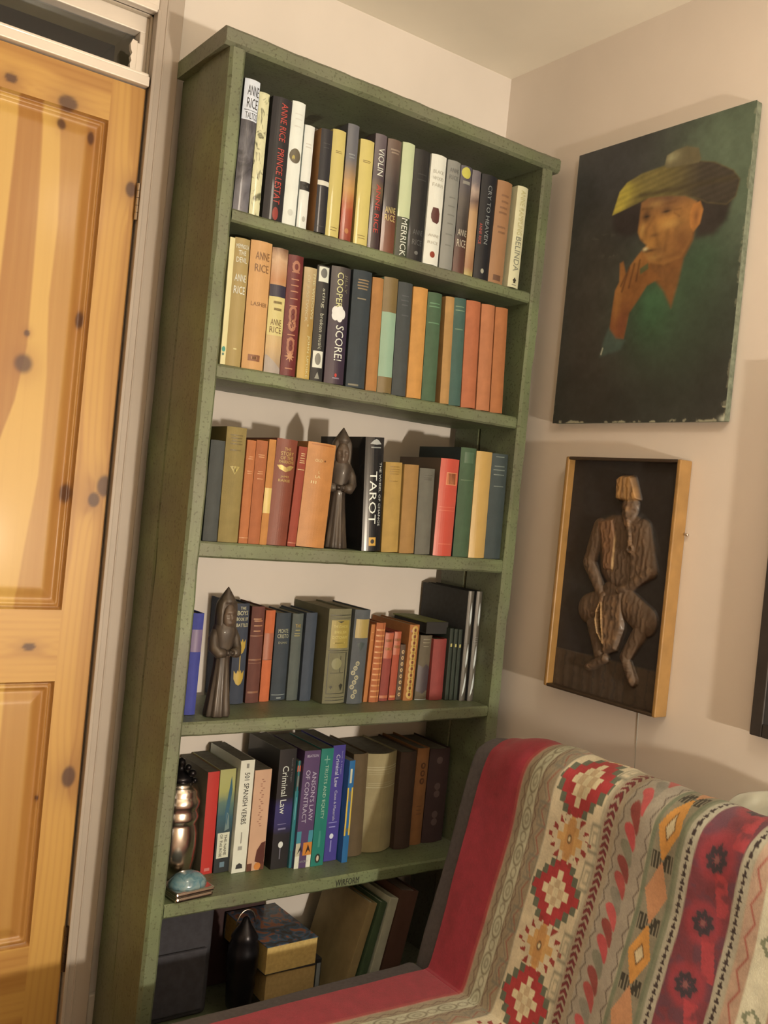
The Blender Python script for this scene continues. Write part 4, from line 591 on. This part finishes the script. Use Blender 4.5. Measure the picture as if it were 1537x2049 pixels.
C = mixc(C, A((128, 108, 58)), bmk*(tone < 2)); C = mixc(C, A((70, 58, 46)), bmk*sstep(.35, .85, tone)); C = mixc(C, A((196, 168, 70)), bmk*np.clip(sstep(.20, .06, tone)+.7*blob(.33, .19, .07, .035), 0, 1)); C = mixc(C, A((76, 62, 40)), bmk*np.exp(-((T_-(.215+.03*(S_-.5)))/.010)**2)*sstep(.35, .45, S_)*.8)
C = C*(1+.10*np.sin(T_*300+S_*40)[..., None]*bmk[..., None])
cr = m_([(.548, .128), (.555, .096), (.60, .086), (.66, .082), (.726, .100), (.746, .138), (.735, .15), (.56, .14)], .006); C = mixc(C, A((112, 96, 66)), cr); C = mixc(C, A((166, 150, 108)), cr*np.clip(blob(.585, .105, .045, .02), 0, 1))
C = mixc(C, A((78, 92, 80)), m_([(.311, .663), (.36, .70), (.42, .715), (.393, .745), (.272, .765), (.281, .72)], .012)*.75); d, _ = seg_d(S_, T_, (.278, .755), (.285, .735), asp); C = mixc(C, A((200, 190, 160)), np.exp(-(d/.004)**2)*.8)
C = mixc(C, A((214, 190, 140)), np.clip(blob(.486, .405, .014, .006), 0, 1)); C = mixc(C, A((150, 140, 110)), np.clip(.5*blob(.22, .33, .05, .006)+.4*blob(.27, .40, .04, .008), 0, 1)*(nz2 > .02)*.6)
C = C*(1+.5*nz+.35*nz2)[..., None]
ed = np.minimum(np.minimum(S_, 1-S_), np.minimum(T_, 1-T_)*asp); wear = sstep(.006, .0, ed-.012*np.clip(nz2*3+nz, 0, 1)*(T_ > .9)-.010*np.clip(nz2*4, 0, 1)*(S_ > .97)); C = mixc(C, A((176, 162, 130)), wear*sstep(.05, .2, nz2+.06)*.8*np.clip(.15+(T_ > .95)+.25*(S_ > .985), 0, 1)); C = mixc(C, A((206, 196, 166)), np.clip(blob(.992, .992, .018, .010), 0, 1))
PY = -.04-.48*S_; PZ = 2.088-.645*T_; PX = .898-.0015*np.sin(S_*math.pi)*np.sin(T_*math.pi)
Pp = np.stack([PX-.918, PY+.28, PZ-1.766], -1)
grid('canvas', Pp, C, Mvc('oil_paint_on_canvas', .5, bump=.25, bscale=500), pa, True)
cv = M('raw_canvas_edge', (118, 116, 92), .85, .35, 80, k=.9); bm = bmesh.new(); box(bm, -.0195, -.002, -.24, .24, -.322, .321, .002); bm_obj('stretcher', bm, cv, pa)
# ------------------------------------------------------------------ carved relief plaque
pl = tag(empty('relief_plaque', (.918, -.2775, 1.0945)), 'carved wooden relief plaque of a seated man in a fez', 'plaque')
wd = M('golden_plaque_edge', (176, 124, 66), .35, .15, 25, coat=.4); wd2 = M('dark_plaque_edge', (74, 54, 38), .45, .15, 40)
hw, hh = .1625, .2685
box_obj('side_edge', (-.040, -.001, -hw, -hw+.009, -hh, hh), wd, pl, .0025); box_obj('side_edge', (-.0395, -.001, hw-.010, hw, -hh, hh), wd, pl, .003)
box_obj('top_edge', (-.0395, -.001, -hw+.009, hw-.010, hh-.007, hh), wd2, pl, .002); box_obj('bottom_edge', (-.0395, -.001, -hw+.009, hw-.010, -hh, -hh+.007), wd2, pl, .002)
S_, T_ = np.meshgrid(np.linspace(0, 1, 190), np.linspace(0, 1, 300)); asp = 1.65; Hh = np.zeros_like(S_); nz = fbm(S_*30, T_*50, 4)-.5; tan_ = np.zeros_like(S_)
def cap(a, b, r0, r1, h, base=0.0):
    global Hh
    d, t = seg_d(S_, T_, a, b, asp); r = r0+(r1-r0)*t; Hh = np.maximum(Hh, base+h*np.sqrt(np.clip(1-(d/r)**2, 0, 1))*(d < r))
def pol(p, h, soft=.03): 
    global Hh
    k_ = poly_mask(S_, T_, p, soft, asp); Hh = np.maximum(Hh, h*k_); return k_
ml = sstep(.835, .845, T_+.0*S_); Hh += .08*ml*(.5+.5*np.sin(S_*70)*.4)
pol([(.31, .27), (.43, .235), (.664, .23), (.773, .27), (.834, .35), (.845, .445), (.66, .545), (.489, .53), (.39, .47)], .55, .05)
lap = pol([(.324, .262), (.457, .243), (.502, .326), (.506, .463), (.411, .463), (.369, .339)], .72, .015); lap2 = pol([(.60, .25), (.72, .25), (.80, .35), (.80, .45), (.66, .50), (.64, .36)], .70, .02)
cap((.328, .29), (.255, .442), .075, .06, .66); cap((.255, .442), (.415, .575), .06, .04, .74); cap((.72, .28), (.82, .44), .08, .065, .66); cap((.82, .447), (.62, .528), .055, .035, .76)
cap((.30, .64), (.42, .60), .11, .10, .72); cap((.62, .58), (.82, .65), .10, .11, .72); cap((.5, .56), (.58, .58), .10, .1, .6); pol([(.45, .57), (.62, .54), (.64, .70), (.60, .79), (.49, .815), (.45, .71)], .82, .02)
cap((.36, .70), (.44, .825), .07, .05, .62); cap((.80, .685), (.68, .81), .07, .05, .62); cap((.50, .835), (.35, .888), .035, .03, .72); cap((.69, .825), (.765, .898), .04, .045, .74); cap((.44, .575), (.43, .60), .035, .03, .92); cap((.62, .53), (.58, .54), .035, .03, .94)
cap((.588, .185), (.592, .225), .078, .066, .86); cap((.592, .235), (.594, .262), .055, .035, .88); fez = pol([(.462, .075), (.49, .062), (.58, .060), (.606, .066), (.672, .155), (.60, .166), (.47, .160)], .92, .012)
for s, tt, r in ((.555, .205, .016), (.635, .205, .016)): Hh -= .2*np.exp(-(((S_-s)/r)**2+((T_-tt)/.008)**2))
d, _ = seg_d(S_, T_, (.592, .195), (.588, .225), asp); Hh += .12*np.exp(-(d/.012)**2)
for a, b in (((.61, .25), (.645, .33)), ((.645, .33), (.655, .352))): d, _ = seg_d(S_, T_, a, b, asp); Hh = np.maximum(Hh, 1.0*(d < .012))
d = np.hypot(S_-.655, (T_-.362)*asp); Hh = np.maximum(Hh, .98*(d < .03)); Hh -= .2*(d < .015)
strg = np.zeros_like(S_); sp = [(.429, .607), (.408, .64), (.402, .673), (.43, .73), (.492, .771), (.478, .73), (.462, .68), (.442, .606)]
for a, b in zip(sp, sp[1:]): d, _ = seg_d(S_, T_, a, b, asp); strg = np.maximum(strg, np.exp(-(d/.007)**2))
Hh = np.maximum(Hh, .95*(strg > .5)); lace = (np.abs(np.sin(T_*330)) > .75)*(np.hypot(S_-.72, (T_-.855)*asp) < .05); Hh += .05*lace
Hs = Hh+.05*nz*(Hh > .1)+.03*np.sin(S_*140+8*nz)*(Hh > .3)
A = lambda c: np.array(alb(c, .72)); fig = sstep(.12, .3, Hh)
C = np.ones(S_.shape+(3,))*A((46, 40, 38)); C = mixc(C, A((72, 56, 44)), ml*(1-fig)*(.6+.6*(np.abs(np.sin(S_*32+2*nz)) > .2))); C = mixc(C, A((92, 68, 50)), fig); C = mixc(C, A((142, 102, 68)), fig*sstep(.55, 1, Hh)*sstep(-.2, .3, nz)*.8)  # highlights put into the colour, lighter on the raised parts
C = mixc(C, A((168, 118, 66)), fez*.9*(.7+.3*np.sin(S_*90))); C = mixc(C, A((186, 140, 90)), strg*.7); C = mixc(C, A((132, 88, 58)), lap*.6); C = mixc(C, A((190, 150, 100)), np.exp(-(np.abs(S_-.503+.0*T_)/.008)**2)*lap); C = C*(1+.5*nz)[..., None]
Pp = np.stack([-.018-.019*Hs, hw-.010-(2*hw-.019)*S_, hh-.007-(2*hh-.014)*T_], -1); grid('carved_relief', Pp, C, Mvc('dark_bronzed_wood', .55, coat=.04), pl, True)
nl = tag(empty('nail', (.912, -.4475, 1.209)), 'tiny nail head beside the right edge of the relief plaque', 'nail'); bm = bmesh.new(); ball(bm, (0, 0, 0), (.003, .0035, .0035)); tube(bm, [(.0, 0, 0), (.006, 0, 0)], .0015, 6); bm_obj('nail_head', bm, steel, nl, True)
# picture at the right frame edge
pr = tag(empty('framed_picture', (.918, -.88, 1.19)), 'dark picture at the right edge of the view, mostly cut off', 'picture')
bm = bmesh.new()
for a in ((-.026, -.001, .205, .23, -.345, .345), (-.026, -.001, -.23, -.205, -.345, .345), (-.026, -.001, -.205, .205, .32, .345), (-.026, -.001, -.205, .205, -.345, -.32)): box(bm, *a, bev=.002)
bm_obj('frame', bm, M('black_frame', (62, 52, 46), .45, .15, 30), pr); box_obj('picture_panel', (-.022, -.004, -.205, .205, -.32, .32), M('dark_picture', (72, 66, 64), .4, .35, 14), pr)
wire = tag(empty('wire', (.9172, -.366, .80)), 'thin pale wire hanging down the wall below the relief plaque', 'wire'); bm = bmesh.new(); tube(bm, [(0, -.001*i, .03-.025*i) for i in range(13)], .0005, 6); bm_obj('wire_strand', bm, M('pale_wire', (190, 180, 160), .5, .05, 30), wire, True)
# ------------------------------------------------------------------ couch and woven throw
YC, YE = -.20, -1.75
bX, bZ, tX, tZ = .5067, .283, .6092, .7152
fab = M('charcoal_grey_upholstery', (98, 86, 82), .95, .14, 120, bump=.6, k=.85)
def slab(name, prof, y0, y1, mat, parent, rnd=.02, n=10):
    """cushion: closed x-z outline between two y planes with softened ends"""
    cx = sum(p[0] for p in prof)/len(prof); cz = sum(p[1] for p in prof)/len(prof); V, F = [], []; k_ = len(prof); ts = []
    for i in range(5): q = math.pi/2*i/4; ts.append((y0-rnd*(1-math.sin(q)), 1-math.cos(q)*0))
    st = [(y0-rnd+rnd*math.cos(q)*1.0, rnd*(1-math.sin(q))) for q in np.linspace(0, math.pi/2, 5)]; st2 = [(y1+rnd-rnd*math.cos(q), rnd*(1-math.sin(q))) for q in np.linspace(math.pi/2, 0, 5)]
    for y, ins in st+st2:
        for x, z in prof:
            d = math.hypot(x-cx, z-cz); f_ = 1-ins/d; V.append((cx+(x-cx)*f_, y, cz+(z-cz)*f_))
    m2 = len(st+st2)
    for i in range(m2-1):
        for j in range(k_): F.append((i*k_+j, (i+1)*k_+j, (i+1)*k_+(j+1) % k_, i*k_+(j+1) % k_))
    F += [tuple(range(k_)), tuple((m2-1)*k_+j for j in range(k_))[::-1]]
    return mesh_obj(name, V, F, mat, parent, True)
def smooth_path(pts, n=6):
    P = [Vector((p[0], 0, p[1])) for p in pts]; out = []; N = len(P)
    for i in range(N):
        a, b, c, d = P[i-1], P[i], P[(i+1) % N], P[(i+2) % N]
        for j in range(n):
            t = j/n; q = .5*((2*b)+(c-a)*t+(2*a-5*b+4*c-d)*t*t+(3*b-a-3*c+d)*t**3); out.append((q.x, q.z))
    return out
couch = tag(empty('couch', (0, 0, 0)), 'low charcoal grey upholstered couch in front of the bookcase', 'couch')
seat_prof = smooth_path([(-.155, .10), (-.17, .16), (-.168, .225), (-.15, .262), (-.10, .278), (.2, .284), (.46, .283), (.50, .278), (.505, .2), (.5, .10), (.2, .095)], 4)
back_prof = smooth_path([(.50, .10), (.508, .283), (.56, .505), (tX-.004, tZ-.025), (tX+.02, tZ+.012), (tX+.065, tZ+.022), (tX+.12, tZ+.005), (tX+.145, tZ-.05), (.74, .4), (.72, .10), (.6, .095)], 4)
slab('seat_cushion', seat_prof, YC+.004, YE, fab, couch, .014); slab('back_cushion', back_prof, YC+.004, YE, fab, couch, .014)
for x in (-.1, .66):
    for y in (YC-.1, YE+.1): box_obj('leg', (x-.025, x+.025, y-.025, y+.025, 0, .0985), M('dark_leg', (50, 36, 28), .5, .1, 30), couch, .003)
# throw: profile from behind the back, over the top, down to the crease, across the seat
prof = [(tX+.150, tZ-.16), (tX+.152, tZ-.06), (tX+.128, tZ+.008), (tX+.066, tZ+.029), (tX+.018, tZ+.019), (tX-.013, tZ-.024), (.552, .505), (.515, .345), (.502, .300), (.490, .292), (.46, .291), (.2, .292), (-.10, .286), (-.152, .270), (-.176, .228), (-.18, .15), (-.176, .12)]
pp = []
for i in range(len(prof)-1):
    a = prof[max(0, i-1)]; b = prof[i]; c = prof[i+1]; d = prof[min(len(prof)-1, i+2)]
    for t in np.linspace(0, 1, 8, endpoint=False): pp.append([.5*(2*b[k]+(c[k]-a[k])*t+(2*a[k]-5*b[k]+4*c[k]-d[k])*t*t+(3*b[k]-a[k]-3*c[k]+d[k])*t**3) for k in (0, 1)])
pp.append(list(prof[-1])); pp = np.array(pp); ln = np.concatenate([[0], np.cumsum(np.hypot(*np.diff(pp, axis=0).T))])
crl = ln[np.argmin(np.hypot(pp[:, 0]-.50, pp[:, 1]-.297))]
ls = np.arange(0, ln[-1], .0021); px_ = np.interp(ls, ln, pp[:, 0]); pz_ = np.interp(ls, ln, pp[:, 1]); nxv = np.gradient(pz_); nzv = -np.gradient(px_); nn = np.hypot(nxv, nzv); nxv /= nn; nzv /= nn
s_e = YC-YE+.0; ss = np.arange(.052, 1.50, .0021)
SS, LL = np.meshgrid(ss, ls); U = (crl-LL)                 # U = metres up from the crease (negative on the seat)
tt = U/.445; s2 = SS-.022*np.clip(tt, -1, 1.2)-.0
A = lambda c: np.array(alb(tuple(x*.93+.07*(c[0]+c[1]+c[2])/3 for x in c), .74)); nz = fbm(SS*60, U*60, 4)-.5; fine = NR.random(SS.shape)-.5; wob = .004*(fbm(SS*20, U*14, 2)-.5); s2 = s2+wob
C = np.ones(SS.shape+(3,))*A((176, 156, 126))
band = lambda a, b, sf=.0015: sstep(a-sf, a+sf, s2)*sstep(b+sf, b-sf, s2)
def cyc(per, off=0.0): return ((U+off)/per+.5) % 1.0-.5
def tri(p, per, amp, w_, c0): return np.exp(-((s2-(c0+amp*(2*np.abs(2*(((U)/per) % 1)-1)-1)))/w_)**2)
C = mixc(C, A((150, 30, 44)), band(0, .157)); C = mixc(C, A((168, 66, 56)), band(.150, .160)*.6)
# cream border with wavy lines, ovals and stepped hooks
C = mixc(C, A((150, 126, 96)), band(.160, .240)); C = mixc(C, A((184, 170, 136)), band(.178, .204))
for c0, am, per, wd_, col in ((.170, .003, .03, .0013, (96, 62, 52)), (.209, .003, .03, .0013, (96, 62, 52)), (.176, .0, 1, .0008, (110, 86, 66)), (.205, 0, 1, .0008, (110, 86, 66)), (.222, .007, .05, .0016, (118, 104, 84)), (.230, .007, .05, .0014, (150, 60, 50))): C = mixc(C, A(col), tri(0, per, am, wd_, c0)*.85)
e = np.hypot((s2-.191)/.010, cyc(.07)*.07/.02); C = mixc(C, A((112, 96, 70)), np.exp(-((e-1)/.14)**2)*.9); C = mixc(C, A((112, 96, 70)), np.exp(-((e-.4)/.2)**2)*.6*(e < 1)); e = np.hypot((s2-.191)/.006, (np.abs(cyc(.07))-.5)*.07/.010); C = mixc(C, A((120, 100, 76)), np.exp(-((e-1)/.2)**2)*.8)
v = np.maximum(np.abs(s2-.228)/.012, np.abs(cyc(.10, .03))*.10/.024); C = mixc(C, A((122, 110, 90)), np.exp(-((v-.9)/.12)**2)*.9+np.exp(-((v-.45)/.1)**2)*.6)
# medallion band
C = mixc(C, A((206, 180, 142)), band(.242, .362)); per = .196
def medal(off, sc):
    q = cyc(per, off)*per; st_ = .0122; ax = np.floor(np.abs(s2-.302)/st_+.5)*st_; aq = np.floor(np.abs(q)/1.3/st_+.5)*st_; return ax+aq, q
r1, q1 = medal(-.250, 1); inn = (np.abs(s2-.302) < .058)
C = mixc(C, A((96, 96, 74)), ((r1 < .068) & (r1 > .050) & (np.abs(s2-.302) < .058))*1.0*(np.abs(s2-.302) > .018)); C = mixc(C, A((172, 44, 46)), (r1 < .055)*1.0*inn); C = mixc(C, A((216, 190, 146)), (r1 < .030)*1.0)
C = mixc(C, A((170, 120, 80)), (np.abs(r1-.010) < .003)*.5)
r2, q2 = medal(-.250+per/2, 1); C = mixc(C, A((150, 48, 40)), ((r2 > .045) & (r2 < .058) & (((np.arctan2(q2, s2-.302)*14/math.pi) % 2) < 1))*1.0*(np.abs(q2) < .05)*(np.abs(s2-.302) < .052)); C = mixc(C, A((206, 148, 80)), (r2 < .031)*.95); C = mixc(C, A((190, 130, 70)), (np.abs(s2-.302) < .010)*(np.abs(q2) < .036)*.8); C = mixc(C, A((90, 70, 50)), np.exp(-((np.hypot((s2-.302)/.6, q2)-.007)/.0018)**2)); C = mixc(C, A((216, 196, 150)), (np.hypot((s2-.302)/.6, q2) < .004)*1.0)
v = np.maximum(np.abs(s2-.358)/.011, np.abs(cyc(per, -.250+per/4+.03))*per/.026); v2 = np.maximum(np.abs(s2-.358)/.011, np.abs(cyc(per, -.250-per/4+.0))*per/.026)
for x_ in (v, v2): C = mixc(C, A((120, 112, 90)), np.exp(-((x_-.9)/.14)**2)*.8+np.exp(-((x_-.4)/.12)**2)*.6)
# chevron spine
C = mixc(C, A((160, 136, 108)), band(.368, .400)); cv_ = np.abs(s2-.381); ph = ((U+.9*cv_)/.013) % 1; C = mixc(C, A((112, 34, 36)), (cv_ < .0085)*(ph < .62)*(cv_ < .0085*(1-.0*ph))*1.0); C = mixc(C, A((70, 40, 36)), (cv_ < .0085)*(ph > .50)*(ph < .62)*.8)
# leaf drops
C = mixc(C, A((160, 140, 118)), band(.400, .470)); C = mixc(C, A((70, 50, 42)), tri(0, .028, .0035, .0012, .404)*.9+tri(0, .032, .004, .0012, .466)*.9)
pl_ = .0275; pal = np.array([A(c) for c in ((190, 58, 62), (142, 44, 40), (196, 70, 70), (134, 122, 104), (176, 62, 58), (140, 46, 42), (126, 118, 96))])
for dk_ in (-1, 0, 1):
    k0 = np.floor(U/pl_)+dk_; du = U-(k0+.5)*pl_; dsx = s2-.434; pq_ = dsx*.70-du*.71; qq_ = dsx*.71+du*.70; tp_ = np.clip(pq_/.024, -1, 1)
    drop = sstep(.0016, -.0006, np.abs(qq_+.10*(pq_+.01)**2/.012)-.0082*np.sqrt(1-tp_**2)*(1-.42*tp_))*(np.abs(pq_) < .024); C = C*(1-drop[..., None]*.92)+pal[k0.astype(int) % 7]*drop[..., None]*.92
# orange and black diamonds
C = mixc(C, A((140, 124, 98)), band(.472, .532)); C = mixc(C, A((104, 112, 84)), band(.472, .480)*.7+band(.526, .540)*.7); po = .205
qa = np.abs(cyc(po, -.43))*po; qb = np.abs(cyc(po, -.43+po/2))*po; cx_ = np.abs(s2-.503)
C = mixc(C, A((58, 52, 40)), ((np.abs(qa-.051) < .013) & (cx_ < .021) & (cx_ > .003) & ((((s2)/.006) % 1) < .75))*1.0); C = mixc(C, A((212, 140, 62)), (cx_+.42*qa < .0225)*(qa < .048)*1.0); C = mixc(C, A((196, 132, 88)), (cx_+.42*qb < .0225)*(qb < .050)*1.0); C = mixc(C, A((214, 186, 140)), (cx_+.55*qa < .0085)*1.0); C = mixc(C, A((90, 60, 40)), np.exp(-((cx_+.55*qa-.0095)/.0012)**2))
# triangle lines and the wide plum band with rosettes
def trl(c0):
    global C
    C = mixc(C, A((176, 160, 134)), band(c0-.010, c0+.010)); q_ = (U/.012) % 1; C = mixc(C, A((60, 44, 40)), (np.abs(s2-c0)*1.0 < .0045*(1-q_))*1.0)
C = mixc(C, A((128, 54, 62)), band(.558, .642)); C = mixc(C, A((104, 56, 66)), band(.558, .642)*sstep(-.05, .15, nz)); trl(.548); trl(.652); pr_ = .098
q = cyc(pr_, -.415)*pr_; e = np.hypot((s2-.598)/1.0, q); ang = np.arctan2(q, s2-.598); C = mixc(C, A((176, 56, 64)), np.exp(-((e-.026)/.009)**2)*.7*band(.56, .64)); C = mixc(C, A((54, 52, 58)), (np.abs(e-.0125-.003*np.cos(8*ang)) < .0055)*.9*band(.56, .64)); C = mixc(C, A((150, 90, 84)), (e < .005)*.8)
q = cyc(pr_, -.415+pr_/2)*pr_; C = mixc(C, A((190, 62, 66)), (np.abs(s2-.622+.3*q) < .012)*(np.abs(q) < .03)*sstep(-.1, .1, nz)*band(.56, .64)*.8)
# shiny cream band, pinkish band, and repeats further along
C = mixc(C, A((190, 150, 122)), band(.664, .690)); C = mixc(C, A((168, 70, 60)), tri(0, .05, .006, .0018, .677)*.9); sh = band(.690, .735); C = mixc(C, A((220, 204, 170)), sh); r3 = np.floor(np.abs(s2-.712)/.004)*.004+np.floor(np.abs(cyc(.11))*.11/.004)*.004; C = mixc(C, A((126, 128, 96)), ((r3 < .016)*(r3 > .005))*sh*.9)
C = mixc(C, A((186, 140, 116)), band(.735, .80)); C = mixc(C, A((150, 40, 48)), band(.80, .95)); C = mixc(C, A((150, 126, 96)), band(.95, 1.03)); C = mixc(C, A((206, 180, 142)), band(1.03, 1.15)); C = mixc(C, A((160, 140, 118)), band(1.15, 1.30)); C = mixc(C, A((128, 54, 62)), band(1.30, 1.45))
C = C*(1+.38*nz+.16*fine)[..., None]
rip = .0032*(fbm(SS*9, U*5, 3)-.5)*2+.0016*np.sin(SS*55+4*fbm(SS*3, U*6, 2))*sstep(.30, .45, U)
topb = .022*sstep(.30, .47, U)*sstep(.03, .16, SS)*sstep(.62, .50, U)        # the throw bunches up over the top of the back
off = .0045+np.clip(rip, -.0022, 1)+topb
XX = np.repeat(px_[:, None], len(ss), 1); ZZ = np.repeat(pz_[:, None], len(ss), 1); sgn = 1
PX = XX+nxv[:, None]*off*-1*np.sign(-1); PZ = ZZ+nzv[:, None]*off*-1*np.sign(-1)
ctr = np.array([.62, .45]);
if ((px_[40]+nxv[40]*.01-.62)**2+(pz_[40]+nzv[40]*.01-.45)**2) < ((px_[40]-.62)**2+(pz_[40]-.45)**2): PX = XX-nxv[:, None]*off; PZ = ZZ-nzv[:, None]*off
PY = YC-SS+.004*(fbm(U*9, SS*0+3, 3)-.5)
th = grid('throw_blanket', np.stack([PX, PY, PZ], -1), C, Mvc('woven_kilim_cloth', .92, bump=.5, bscale=700, sheen=.15), None, True)
tag(th, 'red and cream woven throw with medallion stripes draped over the couch', 'throw')
# satin cushion behind the back
cu = tag(empty('cushion', (.838, -.820, .622), (.0, .10, 0)), 'shiny white satin cushion tucked behind the couch back', 'cushion')
U_, V_ = np.meshgrid(np.linspace(-1, 1, 60), np.linspace(-1, 1, 60)); thk = .048*np.power(np.clip((1-U_**2)*(1-V_**2), 0, 1), .42); wr = .007*(fbm(U_*4+9, V_*4, 3)-.5)+.002*np.sin(U_*16+5*fbm(U_*3+9, V_*3, 2))*(V_ > 0)
bm = bmesh.new(); Vt = []
for s in (-1, 1): Vt.append([[bm.verts.new((s*(thk[i, j]+wr[i, j]*(thk[i, j] > .005)), U_[i, j]*.20*math.sqrt(1-.42*V_[i, j]**2), V_[i, j]*.155*math.sqrt(1-.42*U_[i, j]**2))) for j in range(60)] for i in range(60)])
for s in (0, 1):
    for i in range(59):
        for j in range(59): q = (Vt[s][i][j], Vt[s][i+1][j], Vt[s][i+1][j+1], Vt[s][i][j+1]); bm.faces.new(q if s else q[::-1])
bmesh.ops.remove_doubles(bm, verts=bm.verts, dist=.0008)
bm_obj('satin_cover', bm, M('white_satin', (236, 222, 196), .3, .05, 20, k=.8, coat=.2), cu, True)
